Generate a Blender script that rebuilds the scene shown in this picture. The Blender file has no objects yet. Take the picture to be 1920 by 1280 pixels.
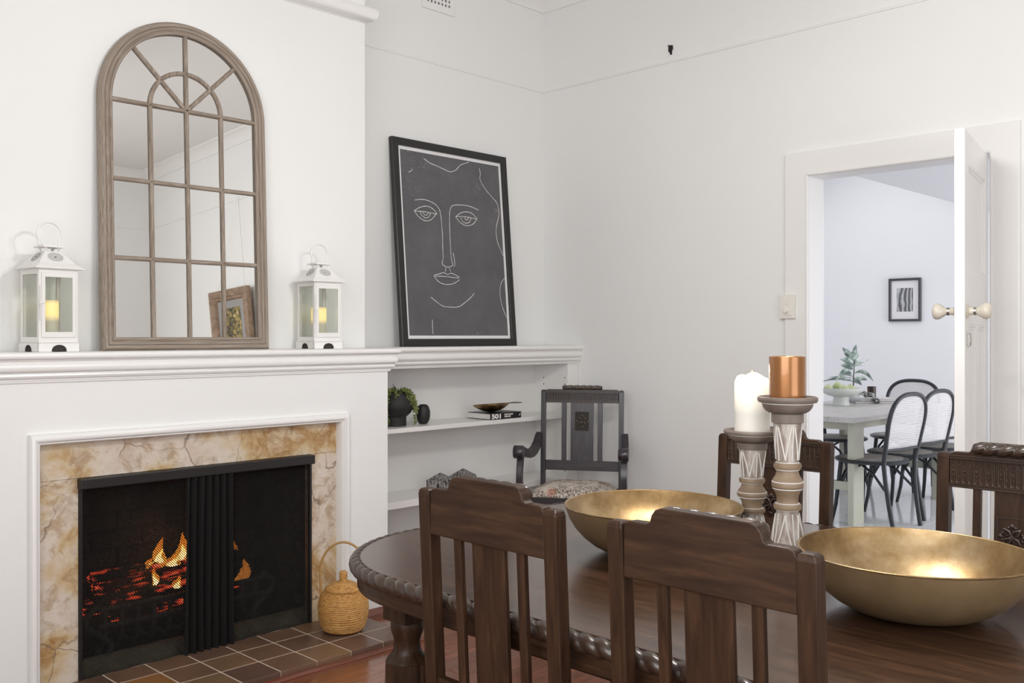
import bpy, bmesh, math, random
from mathutils import Vector, Matrix
random.seed(7)
PI = math.pi
S = bpy.context.scene
COL = S.collection

# ------------------------------------------------------------------ camera, world, lights, exposure
CAMZ = 1.32
cam_d = bpy.data.cameras.new('camera')
cam = bpy.data.objects.new('camera', cam_d); COL.objects.link(cam)
cam.location = (0, 0, CAMZ); cam.rotation_euler = (PI / 2, 0, -math.radians(45.5))
cam_d.sensor_width = 36.0; cam_d.lens = 36.0 * 1782 / 1920
cam_d.shift_y = -10 / 1920
cam_d.clip_start = 0.02; cam_d.clip_end = 60
S.camera = cam

world = bpy.data.worlds.new('daylight'); S.world = world
world.use_nodes = True
world.node_tree.nodes['Background'].inputs[0].default_value = (0.86, 0.92, 1.0, 1)
world.node_tree.nodes['Background'].inputs[1].default_value = 1.0

S.view_settings.view_transform = 'Standard'
S.view_settings.look = 'None'
S.view_settings.gamma = 1.0
S.view_settings.use_curve_mapping = False
S.view_settings.exposure = 0.09
S.cycles.max_bounces = 10
S.cycles.diffuse_bounces = 6
S.cycles.glossy_bounces = 5
S.cycles.transparent_max_bounces = 24
S.cycles.caustics_reflective = False
S.cycles.caustics_refractive = False
S.cycles.sample_clamp_indirect = 6.0


def area(name, loc, rot, sx, sy, power, color=(1, 1, 1)):
    d = bpy.data.lights.new(name, 'AREA'); d.shape = 'RECTANGLE'; d.size = sx; d.size_y = sy
    d.energy = power; d.color = color
    o = bpy.data.objects.new(name, d); COL.objects.link(o); o.location = loc; o.rotation_euler = rot
    return o


# added fill panels just inside invented window openings, left wall and behind the camera
area('added_fill_left', (-0.64, 0.40, 1.75), (0, -PI / 2, 0), 1.5, 2.5, 58, (1.0, 0.992, 0.975))
area('added_fill_rear', (1.1, -2.12, 1.35), (PI / 2, 0, 0), 2.5, 2.35, 46, (1.0, 0.992, 0.975))
# added unseen fill for the neighbouring dining room, from its side and from above
area('added_fill_next_room_side', (8.05, -0.90, 1.22), (PI / 2, 0, 0), 2.3, 2.35, 72, (1.0, 0.99, 0.99))
area('added_fill_next_room_top', (7.6, 3.75, 3.15), (0, 0, 0), 2.6, 1.2, 13, (1.0, 0.99, 0.985))


def bulb(name, loc, power, color, rad):
    d = bpy.data.lights.new(name, 'POINT'); d.energy = power; d.color = color; d.shadow_soft_size = rad
    o = bpy.data.objects.new(name, d); COL.objects.link(o); o.location = loc
    return o


# ceiling pendant over the table (out of frame above), three bulbs
for k, (dx, dy) in enumerate(((0.16, 0.0), (-0.10, 0.15), (-0.10, -0.15))):
    bulb('pendant_bulb', (2.10 + dx, 1.30 + dy, 2.335), 20, (1.0, 0.975, 0.945), 0.05)

# ------------------------------------------------------------------ mesh helpers


class MB:
    def __init__(s):
        s.v = []; s.f = []; s.uv = []; s.mi = []; s.cur = 0

    def add(s, vs, fs, uv=None):
        b = len(s.v)
        s.v.extend([tuple(p) for p in vs])
        s.uv.extend(uv if uv else [(0, 0)] * len(vs))
        for f in fs:
            s.f.append(tuple(i + b for i in f)); s.mi.append(s.cur)
        return s

    def box(s, x0, x1, y0, y1, z0, z1):
        vs = [(x0, y0, z0), (x1, y0, z0), (x1, y1, z0), (x0, y1, z0), (x0, y0, z1), (x1, y0, z1), (x1, y1, z1), (x0, y1, z1)]
        return s.add(vs, [(0, 3, 2, 1), (4, 5, 6, 7), (0, 1, 5, 4), (1, 2, 6, 5), (2, 3, 7, 6), (3, 0, 4, 7)])

    def bar(s, p, q, w, d, up=(0, 0, 1)):
        """rectangular bar from p to q, section w (across) by d (along up)"""
        p, q = Vector(p), Vector(q); t = (q - p).normalized(); u = Vector(up)
        a = t.cross(u)
        if a.length < 1e-6: a = t.cross(Vector((1, 0, 0)))
        a.normalize(); b = a.cross(t).normalized()
        vs = []
        for c in (p, q):
            for i, j in ((-1, -1), (1, -1), (1, 1), (-1, 1)):
                vs.append(c + a * (i * w / 2) + b * (j * d / 2))
        return s.add(vs, [(0, 3, 2, 1), (4, 5, 6, 7), (0, 1, 5, 4), (1, 2, 6, 5), (2, 3, 7, 6), (3, 0, 4, 7)])

    def loft(s, rings, closed=True, loop=False, cap=True, uv=None):
        """rings of equal length; closed: each ring is a loop; loop: last ring joins first"""
        n = len(rings[0]); vs = [p for r in rings for p in r]; fs = []
        m = len(rings)
        for i in range(m if loop else m - 1):
            a = i * n; b = ((i + 1) % m) * n
            for j in range(n if closed else n - 1):
                k = (j + 1) % n
                fs.append((a + j, a + k, b + k, b + j))
        if cap and not loop and closed:
            fs.append(tuple(range(n - 1, -1, -1))); fs.append(tuple((m - 1) * n + j for j in range(n)))
        return s.add(vs, fs, uv)

    def lathe(s, prof, c=(0, 0, 0), n=24, cap=True, axis='z', wob=None):
        rings = []
        for (r, z) in prof:
            ring = []
            for k in range(n):
                a = 2 * PI * k / n
                rr = r * (wob(a, z) if wob else 1)
                x, y = rr * math.cos(a), rr * math.sin(a)
                if axis == 'z': ring.append((c[0] + x, c[1] + y, c[2] + z))
                elif axis == 'y': ring.append((c[0] + x, c[1] + z, c[2] - y))
                else: ring.append((c[0] + z, c[1] + x, c[2] + y))
            rings.append(ring)
        return s.loft(rings, True, False, cap)

    def tube(s, pts, r, n=8, closed=False, cap=True, flat=1.0, upv=None):
        pts = [Vector(p) for p in pts]; m = len(pts); rings = []
        rad = r if isinstance(r, (list, tuple)) else [r] * m
        ref = None
        for i in range(m):
            if closed: t = pts[(i + 1) % m] - pts[i - 1]
            else: t = pts[min(i + 1, m - 1)] - pts[max(i - 1, 0)]
            t.normalize()
            if ref is None:
                ref = Vector(upv) if upv else (Vector((0, 0, 1)) if abs(t.z) < 0.9 else Vector((1, 0, 0)))
            a = t.cross(ref); a.normalize(); b = a.cross(t); b.normalize(); ref = b
            ring = []
            for k in range(n):
                an = 2 * PI * (k + 0.5) / n
                ring.append(pts[i] + a * (math.cos(an) * rad[i]) + b * (math.sin(an) * rad[i] * flat))
            rings.append(ring)
        return s.loft(rings, True, closed, cap)

    def prism(s, poly, a0, a1, plane='xy'):
        def P(u, v, w):
            return {'xy': (u, v, w), 'xz': (u, w, v), 'yz': (w, u, v)}[plane]
        n = len(poly)
        vs = [P(u, v, a0) for u, v in poly] + [P(u, v, a1) for u, v in poly]
        fs = [tuple(range(n - 1, -1, -1)), tuple(range(n, 2 * n))]
        for i in range(n):
            k = (i + 1) % n; fs.append((i, k, n + k, n + i))
        return s.add(vs, fs)

    def ball(s, c, r, n=8, m=6, sc=(1, 1, 1)):
        prof = [(r * math.sin(PI * i / m), -r * math.cos(PI * i / m)) for i in range(1, m)]
        b = len(s.v); rings = []
        vs = [(c[0], c[1], c[2] - r * sc[2])]
        for (rr, z) in prof:
            for k in range(n):
                a = 2 * PI * k / n; vs.append((c[0] + rr * math.cos(a) * sc[0], c[1] + rr * math.sin(a) * sc[1], c[2] + z * sc[2]))
        vs.append((c[0], c[1], c[2] + r * sc[2])); fs = []
        for k in range(n):
            fs.append((0, 1 + (k + 1) % n, 1 + k))
            for i in range(m - 2):
                p = 1 + i * n; q = p + n
                fs.append((p + k, p + (k + 1) % n, q + (k + 1) % n, q + k))
            p = 1 + (m - 2) * n; fs.append((p + k, p + (k + 1) % n, len(vs) - 1))
        return s.add(vs, fs)

    def disc(s, c, nx, ny, r1, r2, n=10):
        c = Vector(c); nx = Vector(nx); ny = Vector(ny)
        vs = [c + nx * (r1 * math.cos(2 * PI * k / n)) + ny * (r2 * math.sin(2 * PI * k / n)) for k in range(n)]
        return s.add(vs, [tuple(range(n))])

    def sweep2(s, pts, prof, to3, closed=False, profclosed=False, cap=True):
        """planar sweep: profile (w = offset to the left of the path, h = height) along 2d pts with mitres"""
        m = len(pts); rings = []; uv = []; L = 0; pl = [0]
        for j in range(1, len(prof)):
            pl.append(pl[-1] + math.hypot(prof[j][0] - prof[j - 1][0], prof[j][1] - prof[j - 1][1]))
        for i in range(m):
            p = Vector(pts[i]).to_2d() if len(pts[i]) > 2 else Vector(pts[i])
            pa = Vector(pts[i - 1]) if (i > 0 or closed) else None
            pb = Vector(pts[(i + 1) % m]) if (i < m - 1 or closed) else None
            d1 = (p - pa).normalized() if pa is not None else (pb - p).normalized()
            d2 = (pb - p).normalized() if pb is not None else d1
            n1 = Vector((-d1.y, d1.x)); n2 = Vector((-d2.y, d2.x)); nn = n1 + n2
            nn = nn / max(nn.dot(n1), 0.2)
            if i > 0: L += (p - Vector(pts[i - 1])).length
            rings.append([to3(p.x + nn.x * w, p.y + nn.y * w, h) for w, h in prof])
            uv.extend([(L, q) for q in pl])
        return s.loft(rings, profclosed, closed, cap, uv)

    def build(s, name, mat, parent=None, bevel=0, smooth=None, seg=2, recalc=True, loc=None):
        me = bpy.data.meshes.new(name)
        me.from_pydata(s.v, [], s.f)
        if recalc:
            bm = bmesh.new(); bm.from_mesh(me); bmesh.ops.recalc_face_normals(bm, faces=bm.faces); bm.to_mesh(me); bm.free()
        mats = mat if isinstance(mat, (list, tuple)) else [mat]
        for m in mats: me.materials.append(m)
        if len(mats) > 1:
            me.polygons.foreach_set('material_index', s.mi)
        if any(u != (0, 0) for u in s.uv):
            ul = me.uv_layers.new(name='UVMap')
            for l in me.loops: ul.data[l.index].uv = s.uv[l.vertex_index]
        if smooth is not None:
            me.polygons.foreach_set('use_smooth', [True] * len(me.polygons))
            me.set_sharp_from_angle(angle=math.radians(smooth))
        me.update()
        o = bpy.data.objects.new(name, me); COL.objects.link(o)
        if loc: o.location = loc
        if parent is not None: o.parent = parent
        if bevel:
            b = o.modifiers.new('edge', 'BEVEL'); b.width = bevel; b.segments = seg; b.limit_method = 'ANGLE'; b.angle_limit = math.radians(40)
            b.harden_normals = False
        return o


def tag(o, label=None, cat=None, group=None, kind=None):
    if label: o['label'] = label
    if cat: o['category'] = cat
    if group: o['group'] = group
    if kind: o['kind'] = kind
    return o


def thing(name, label, cat, loc=(0, 0, 0), rz=0, group=None, rx=0):
    o = bpy.data.objects.new(name, None); COL.objects.link(o)
    o.empty_display_size = 0.05
    o.location = loc; o.rotation_euler = (rx, 0, rz)
    return tag(o, label, cat, group)


def structure(o):
    o['kind'] = 'structure'; return o


def copy_tree(o, parent=None):
    kids = [c for c in bpy.data.objects if c.parent is o]
    c = o.copy(); COL.objects.link(c)
    if parent is not None: c.parent = parent
    for k in kids: copy_tree(k, c)
    return c


def instance(src, name, parent=None, loc=None):
    o = src.copy(); COL.objects.link(o); o.name = name
    if parent is not None: o.parent = parent
    if loc is not None: o.location = loc
    return o


# ------------------------------------------------------------------ materials


def mat(name, col, rough=0.5, metal=0.0, spec=0.5, emit=None, estr=0.0, coat=0.0):
    m = bpy.data.materials.new(name); m.use_nodes = True
    b = m.node_tree.nodes['Principled BSDF']
    b.inputs['Base Color'].default_value = (*col, 1); b.inputs['Roughness'].default_value = rough
    b.inputs['Metallic'].default_value = metal; b.inputs['Specular IOR Level'].default_value = spec
    b.inputs['Coat Weight'].default_value = coat
    if emit: b.inputs['Emission Color'].default_value = (*emit, 1); b.inputs['Emission Strength'].default_value = estr
    return m


def nodes(m):
    nt = m.node_tree
    return nt, nt.nodes['Principled BSDF'], (lambda t: nt.nodes.new('ShaderNode' + t)), nt.links.new


def coords(m, kind='Object', scale=(1, 1, 1), rot=(0, 0, 0)):
    nt, b, N, L = nodes(m)
    tc = N('TexCoord'); mp = N('Mapping'); mp.inputs['Scale'].default_value = scale; mp.inputs['Rotation'].default_value = rot
    L(tc.outputs[kind], mp.inputs['Vector']); return mp.outputs['Vector']


def ramp(m, stops):
    nt, b, N, L = nodes(m)
    r = N('ValToRGB'); e = r.color_ramp.elements
    while len(e) < len(stops): e.new(0.5)
    for i, (p, c) in enumerate(stops):
        e[i].position = p; e[i].color = (*c, 1) if len(c) == 3 else c
    return r


def noise(m, vec, scale, detail=4, rough=0.55, dist=0.0):
    nt, b, N, L = nodes(m)
    n = N('TexNoise'); n.inputs['Scale'].default_value = scale; n.inputs['Detail'].default_value = detail
    n.inputs['Roughness'].default_value = rough; n.inputs['Distortion'].default_value = dist
    L(vec, n.inputs['Vector']); return n.outputs['Fac']


def bump(m, h, strength=0.2, dist=0.002):
    nt, b, N, L = nodes(m)
    bp = N('Bump'); bp.inputs['Strength'].default_value = strength; bp.inputs['Distance'].default_value = dist
    L(h, bp.inputs['Height']); L(bp.outputs['Normal'], b.inputs['Normal']); return bp


def noisy(name, stops, rough=0.5, scale=8, detail=4, stretch=(1, 1, 1), metal=0, kind='Object', bmp=0, bdist=0.002, spec=0.5, coat=0, nrough=0.55, dist=0.0):
    m = mat(name, (0.5, 0.5, 0.5), rough, metal, spec, coat=coat)
    nt, b, N, L = nodes(m)
    f = noise(m, coords(m, kind, stretch), scale, detail, nrough, dist)
    r = ramp(m, stops); L(f, r.inputs['Fac']); L(r.outputs['Color'], b.inputs['Base Color'])
    if bmp: bump(m, f, bmp, bdist)
    return m


WALL = noisy('wall_paint', [(0.3, (0.79, 0.795, 0.788)), (0.7, (0.805, 0.81, 0.803))], 0.55, 1.2, 3, bmp=0.02, spec=0.35)
TRIM = mat('white_gloss_paint', (0.80, 0.795, 0.782), 0.28)
CEIL = mat('ceiling_paint', (0.78, 0.775, 0.76), 0.7)
WALL2 = mat('cool_white_paint', (0.84, 0.84, 0.86), 0.6)
CEIL2 = mat('grey_white_ceiling', (0.70, 0.70, 0.72), 0.7)
BLACKM = mat('black_iron', (0.014, 0.012, 0.012), 0.45, 0.2)
IRON = mat('grey_cast_iron', (0.07, 0.064, 0.06), 0.6, 0.2)
MESHM = mat('black_wire', (0.045, 0.044, 0.043), 0.45, 0.3)
SOOT = noisy('sooty_brick', [(0.3, (0.012, 0.010, 0.010)), (0.75, (0.035, 0.028, 0.026))], 0.9, 14, 5, bmp=0.4, bdist=0.004)
SOOTM = mat('soot_mortar', (0.010, 0.009, 0.009), 0.95)
ASH = noisy('hearth_cement', [(0.3, (0.24, 0.20, 0.13)), (0.7, (0.40, 0.35, 0.24))], 0.9, 20, 4)
GROUT = mat('cream_grout', (0.62, 0.52, 0.42), 0.85)


def wood(name, axis, dark, mid, light, rough=0.32, sc=7, coat=0.25, kind='Object', spec=0.45):
    st = {'x': (0.9, 9, 9), 'y': (9, 0.9, 9), 'z': (9, 9, 0.9), 'u': (0.9, 40, 1)}[axis]
    m = mat(name, mid, rough, 0, spec, coat=coat)
    nt, b, N, L = nodes(m)
    v = coords(m, kind, st)
    f = noise(m, v, sc, 6, 0.62, 0.6)
    r = ramp(m, [(0.25, dark), (0.5, mid), (0.78, light)])
    L(f, r.inputs['Fac']); L(r.outputs['Color'], b.inputs['Base Color'])
    b.inputs['Coat Roughness'].default_value = 0.2
    bump(m, f, 0.12, 0.001)
    return m


DK = ((0.015, 0.0068, 0.0036), (0.034, 0.0160, 0.0082), (0.066, 0.032, 0.0160))
WX, WY, WZ = (wood('dark_oak_' + a, a, *DK, rough=0.42, coat=0.05, spec=0.22) for a in 'xyz')
WTOP = wood('polished_tabletop', 'y', (0.022, 0.010, 0.0055), (0.052, 0.024, 0.0135), (0.105, 0.052, 0.028), 0.24, 5, 0.4)
WCARVE = mat('carved_dark_oak', (0.036, 0.0205, 0.0135), 0.33, coat=0.25)
WARM = wood('black_brown_oak', 'z', (0.010, 0.007, 0.010), (0.023, 0.0175, 0.025), (0.055, 0.045, 0.060), 0.33, 8, 0.3)
WARMX = wood('black_brown_oak_rail', 'x', (0.010, 0.007, 0.009), (0.023, 0.017, 0.021), (0.050, 0.040, 0.047), 0.33, 8, 0.3)
WARMC = mat('carved_black_oak', (0.060, 0.044, 0.034), 0.3, coat=0.3)
FLOORS = [wood('red_floorboard_%d' % k, 'x', tuple(c * f for c in (0.13, 0.040, 0.018)), tuple(c * f for c in (0.19, 0.062, 0.028)),
               tuple(c * f for c in (0.25, 0.090, 0.042)), 0.16, 4, 0.5) for k, f in enumerate((0.85, 1.0, 1.15))]
REDWOOD = wood('red_stained_trim', 'x', (0.10, 0.026, 0.014), (0.15, 0.042, 0.022), (0.20, 0.062, 0.034), 0.25, 5, 0.4)
TILES = [noisy('quarry_tile_%d' % k, [(0.3, tuple(x * 1.25 for x in c)), (0.7, tuple(x * 1.75 for x in c))], 0.33, 6, 4, bmp=0.05)
         for k, c in enumerate(((0.108, 0.062, 0.039), (0.086, 0.050, 0.034), (0.125, 0.074, 0.042), (0.080, 0.046, 0.033), (0.17, 0.080, 0.030)))]
WEATHER = wood('weathered_mirror_wood', 'u', (0.15, 0.115, 0.088), (0.29, 0.24, 0.195), (0.47, 0.41, 0.35), 0.7, 8, 0.0, 'UV', 0.3)
WEATHERO = wood('weathered_mirror_bar', 'z', (0.15, 0.115, 0.085), (0.28, 0.23, 0.185), (0.44, 0.38, 0.32), 0.7, 10, 0.0, 'Object', 0.3)
WEATHERX = wood('weathered_mirror_crossbar', 'x', (0.15, 0.115, 0.085), (0.28, 0.23, 0.185), (0.44, 0.38, 0.32), 0.7, 10, 0.0, 'Object', 0.3)
MIRROR = mat('silvered_mirror', (0.93, 0.94, 0.93), 0.01, 1.0)
WHITEMETAL = mat('white_enamel', (0.80, 0.79, 0.77), 0.35)
DARKHOLE = mat('dark_opening', (0.03, 0.027, 0.024), 0.8)
FRAMEBLK = mat('black_frame', (0.014, 0.013, 0.012), 0.35)
PAPER = mat('white_paper', (0.80, 0.79, 0.80), 0.8)
PRINT = noisy('charcoal_print', [(0.25, (0.085, 0.083, 0.090)), (0.6, (0.118, 0.116, 0.123)), (0.8, (0.16, 0.155, 0.163))], 0.75, 3.5, 6, nrough=0.65)
CHALKM = mat('chalk_white', (0.78, 0.78, 0.78), 0.9)
POTBLK = mat('matt_black_ceramic', (0.014, 0.013, 0.012), 0.6)
BRONZE = noisy('dark_bronze', [(0.3, (0.185, 0.122, 0.062)), (0.7, (0.27, 0.185, 0.10))], 0.42, 9, 4, metal=0.35, bmp=0.06)
GOLD = noisy('brushed_gold', [(0.36, (0.21, 0.128, 0.055)), (0.5, (0.34, 0.225, 0.105)), (0.64, (0.50, 0.37, 0.215))], 0.38, 6, 7, metal=0.92, bmp=0.25, bdist=0.004, nrough=0.65)
BRASSD = noisy('aged_brass', [(0.35, (0.06, 0.035, 0.016)), (0.55, (0.22, 0.14, 0.06)), (0.7, (0.40, 0.28, 0.13))], 0.35, 16, 4, metal=0.9)
COPPER = noisy('copper_foil', [(0.3, (0.29, 0.12, 0.038)), (0.7, (0.36, 0.16, 0.055))], 0.28, 4, 3, metal=0.55, bmp=0.03, coat=0.4)
CREAM = mat('cream_ceramic', (0.66, 0.61, 0.52), 0.18)
CHROME = mat('dull_nickel', (0.35, 0.33, 0.30), 0.35, 0.9)
BENT = mat('black_bentwood', (0.022, 0.024, 0.028), 0.38)
CANE = mat('pale_cane', (0.70, 0.69, 0.70), 0.7)
CANESEAT = noisy('cane_seat', [(0.4, (0.20, 0.185, 0.17)), (0.6, (0.34, 0.32, 0.30))], 0.7, 60, 2)
PALETABLE = wood('limed_table', 'x', (0.44, 0.42, 0.40), (0.54, 0.52, 0.50), (0.64, 0.62, 0.60), 0.45, 5, 0.0)
SAGE = mat('sage_paint', (0.50, 0.50, 0.41), 0.5)
LTILE = mat('polished_white_tile', (0.86, 0.87, 0.90), 0.06)
LGROUT = mat('grey_grout', (0.45, 0.46, 0.47), 0.8)
TILEWHITE = mat('white_stoneware', (0.74, 0.77, 0.74), 0.35)
APPLE = noisy('green_fruit', [(0.3, (0.44, 0.52, 0.24)), (0.7, (0.62, 0.68, 0.42))], 0.35, 8, 3)
LEAFM = noisy('grey_green_leaf', [(0.38, (0.15, 0.21, 0.19)), (0.48, (0.34, 0.43, 0.39)), (0.60, (0.68, 0.76, 0.71))], 0.4, 16, 3)
STEMM = mat('dark_stem', (0.06, 0.075, 0.06), 0.6)
BEAD = noisy('string_bead_leaf', [(0.35, (0.10, 0.13, 0.03)), (0.7, (0.27, 0.31, 0.10))], 0.45, 30, 2)
SPIKE = mat('spiky_leaf', (0.05, 0.075, 0.03), 0.5)
WAX = mat('cream_wax', (0.80, 0.76, 0.66), 0.5)
BOOKBLK = mat('black_book_cover', (0.012, 0.011, 0.012), 0.4)
PAGES = noisy('book_pages', [(0.4, (0.62, 0.60, 0.58)), (0.6, (0.74, 0.72, 0.70))], 0.85, 50, 2, (1, 1, 14))
WHITEINK = mat('white_lettering', (0.85, 0.83, 0.82), 0.7)
SWITCHM = mat('cream_switch_plastic', (0.76, 0.74, 0.68), 0.3)
GILT = noisy('dull_gilt', [(0.3, (0.16, 0.10, 0.06)), (0.6, (0.30, 0.20, 0.13)), (0.8, (0.45, 0.33, 0.22))], 0.5, 18, 4, bmp=0.3)


def glass_mat():
    m = bpy.data.materials.new('clear_glass'); m.use_nodes = True
    nt = m.node_tree; nt.nodes.remove(nt.nodes['Principled BSDF'])
    N = lambda t: nt.nodes.new('ShaderNode' + t)
    tr = N('BsdfTransparent'); gl = N('BsdfGlossy'); mx = N('MixShader'); fr = N('LayerWeight'); pw = N('Math'); pw.operation = 'POWER'; pw.inputs[1].default_value = 3.0
    tr.inputs[0].default_value = (0.93, 0.94, 0.92, 1); gl.inputs['Roughness'].default_value = 0.03
    ad = N('Math'); ad.operation = 'MULTIPLY_ADD'; ad.inputs[1].default_value = 0.6; ad.inputs[2].default_value = 0.03
    nt.links.new(fr.outputs['Facing'], pw.inputs[0]); nt.links.new(pw.outputs[0], ad.inputs[0]); nt.links.new(ad.outputs[0], mx.inputs[0]); nt.links.new(tr.outputs[0], mx.inputs[1]); nt.links.new(gl.outputs[0], mx.inputs[2])
    nt.links.new(mx.outputs[0], nt.nodes['Material Output'].inputs[0])
    return m


GLASS = glass_mat()


def marble_mat():
    m = mat('cream_ochre_marble', (0.6, 0.5, 0.4), 0.22)
    nt, b, N, L = nodes(m)
    v = coords(m, 'Object', (1, 1, 1))
    f1 = noise(m, v, 3.1, 6, 0.60, 0.35)
    r1 = ramp(m, [(0.30, (0.50, 0.36, 0.24)), (0.36, (0.60, 0.50, 0.41)), (0.44, (0.66, 0.59, 0.52)), (0.49, (0.63, 0.54, 0.43)), (0.55, (0.55, 0.41, 0.24)), (0.605, (0.40, 0.235, 0.095)), (0.655, (0.57, 0.45, 0.30))])
    L(f1, r1.inputs['Fac'])
    f2 = noise(m, v, 13, 6, 0.65, 0.6)
    r2 = ramp(m, [(0.36, (0.62, 0.50, 0.38)), (0.50, (1, 1, 1)), (0.66, (0.93, 0.88, 0.84))]); L(f2, r2.inputs['Fac'])
    mx = N('MixRGB'); mx.blend_type = 'MULTIPLY'; mx.inputs[0].default_value = 0.75
    L(r1.outputs[0], mx.inputs[1]); L(r2.outputs[0], mx.inputs[2])
    # thin dark veins: distance to warped cell edges
    wn = N('TexNoise'); wn.inputs['Scale'].default_value = 5; wn.inputs['Detail'].default_value = 5; L(v, wn.inputs['Vector'])
    sub = N('VectorMath'); sub.operation = 'MULTIPLY_ADD'; sub.inputs[1].default_value = (0.22, 0.22, 0.22); L(wn.outputs['Color'], sub.inputs[0]); L(v, sub.inputs[2])
    vo = N('TexVoronoi'); vo.feature = 'DISTANCE_TO_EDGE'; vo.inputs['Scale'].default_value = 3.6; L(sub.outputs[0], vo.inputs['Vector'])
    vr = ramp(m, [(0.0, (1, 1, 1)), (0.016, (0.0, 0.0, 0.0))]); L(vo.outputs['Distance'], vr.inputs['Fac'])
    vm = noise(m, v, 4.0, 3); vmr = ramp(m, [(0.40, (0, 0, 0)), (0.52, (0.9, 0.9, 0.9))]); L(vm, vmr.inputs['Fac'])
    mu = N('MixRGB'); mu.blend_type = 'MULTIPLY'; mu.inputs[0].default_value = 1; L(vr.outputs[0], mu.inputs[1]); L(vmr.outputs[0], mu.inputs[2])
    mx2 = N('MixRGB'); L(mu.outputs[0], mx2.inputs[0]); L(mx.outputs[0], mx2.inputs[1]); mx2.inputs[2].default_value = (0.20, 0.14, 0.09, 1)
    L(mx2.outputs[0], b.inputs['Base Color'])
    return m


MARBLE = marble_mat()


def floral_mat():
    m = mat('floral_tapestry', (0.6, 0.55, 0.5), 0.9)
    nt, b, N, L = nodes(m)
    v = coords(m, 'Object', (1, 1, 0.4))
    patch = noise(m, v, 12, 3, 0.6); pr = ramp(m, [(0.42, (0, 0, 0)), (0.52, (1, 1, 1))]); L(patch, pr.inputs['Fac'])
    vo = N('TexVoronoi'); vo.inputs['Scale'].default_value = 60; vo.inputs['Randomness'].default_value = 1.0; L(v, vo.inputs['Vector'])
    lr = ramp(m, [(0.30, (1, 1, 1)), (0.42, (0, 0, 0))]); L(vo.outputs['Distance'], lr.inputs['Fac'])
    fine = noise(m, v, 105, 3, 0.75); fr = ramp(m, [(0.46, (0, 0, 0)), (0.54, (1, 1, 1))]); L(fine, fr.inputs['Fac'])
    a = N('MixRGB'); a.blend_type = 'MULTIPLY'; a.inputs[0].default_value = 1; L(pr.outputs[0], a.inputs[1]); L(fr.outputs[0], a.inputs[2])
    dk = ramp(m, [(0.3, (0.05, 0.045, 0.035)), (0.6, (0.14, 0.115, 0.085)), (0.8, (0.10, 0.11, 0.07))]); L(noise(m, v, 25, 2), dk.inputs['Fac'])
    ros = noise(m, v, 6.5, 1, 0.5); rr = ramp(m, [(0.64, (0, 0, 0)), (0.68, (1, 1, 1))]); L(ros, rr.inputs['Fac'])
    base = N('MixRGB'); L(rr.outputs[0], base.inputs[0]); base.inputs[1].default_value = (0.58, 0.51, 0.45, 1); base.inputs[2].default_value = (0.50, 0.25, 0.19, 1)
    mx = N('MixRGB'); L(a.outputs[0], mx.inputs[0]); L(base.outputs[0], mx.inputs[1]); L(dk.outputs[0], mx.inputs[2])
    L(mx.outputs[0], b.inputs['Base Color'])
    bump(m, fine, 0.15, 0.001)
    return m


FLORAL = floral_mat()


def wicker_mat():
    m = mat('coiled_straw', (0.5, 0.32, 0.13), 0.6)
    nt, b, N, L = nodes(m)
    v = coords(m, 'Object', (1, 1, 1))
    f = noise(m, coords(m, 'Object', (26, 26, 60)), 2.4, 2, 0.6)
    r = ramp(m, [(0.22, (0.12, 0.06, 0.018)), (0.36, (0.42, 0.205, 0.052)), (0.62, (0.58, 0.32, 0.10))]); L(f, r.inputs['Fac'])
    L(r.outputs[0], b.inputs['Base Color']); bump(m, f, 0.3, 0.002)
    return m


WICKER = wicker_mat()
WICKERR = mat('rattan_cane', (0.42, 0.24, 0.08), 0.45)


def candle_glow(name, base, glow, strength, z0, z1, z2, z3):
    """wax lit from inside by a small LED: emission over a band of its height"""
    m = mat(name, base, 0.45); nt, b, N, L = nodes(m)
    tc = N('TexCoord'); sp = N('SeparateXYZ'); L(tc.outputs['Object'], sp.inputs[0])
    mr = N('MapRange'); mr.inputs['From Min'].default_value = 0; mr.inputs['From Max'].default_value = 0.25; L(sp.outputs['Z'], mr.inputs['Value'])
    r = ramp(m, [(z0 / 0.25, (0, 0, 0)), (z1 / 0.25, (1, 1, 1)), (z2 / 0.25, (1, 1, 1)), (z3 / 0.25, (0.15, 0.15, 0.15))]); L(mr.outputs[0], r.inputs['Fac'])
    mu = N('Math'); mu.operation = 'MULTIPLY'; L(r.outputs[0], mu.inputs[0]); mu.inputs[1].default_value = strength
    b.inputs['Emission Color'].default_value = (*glow, 1); L(mu.outputs[0], b.inputs['Emission Strength'])
    return m


LEDWAX = candle_glow('led_candle_wax', (0.74, 0.69, 0.57), (1.0, 0.70, 0.10), 0.75, 0.075, 0.10, 0.14, 0.158)
LITWAX = candle_glow('lit_candle_wax', (0.80, 0.77, 0.70), (1.0, 0.86, 0.66), 0.9, 0.05, 0.135, 0.19, 0.20)


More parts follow.
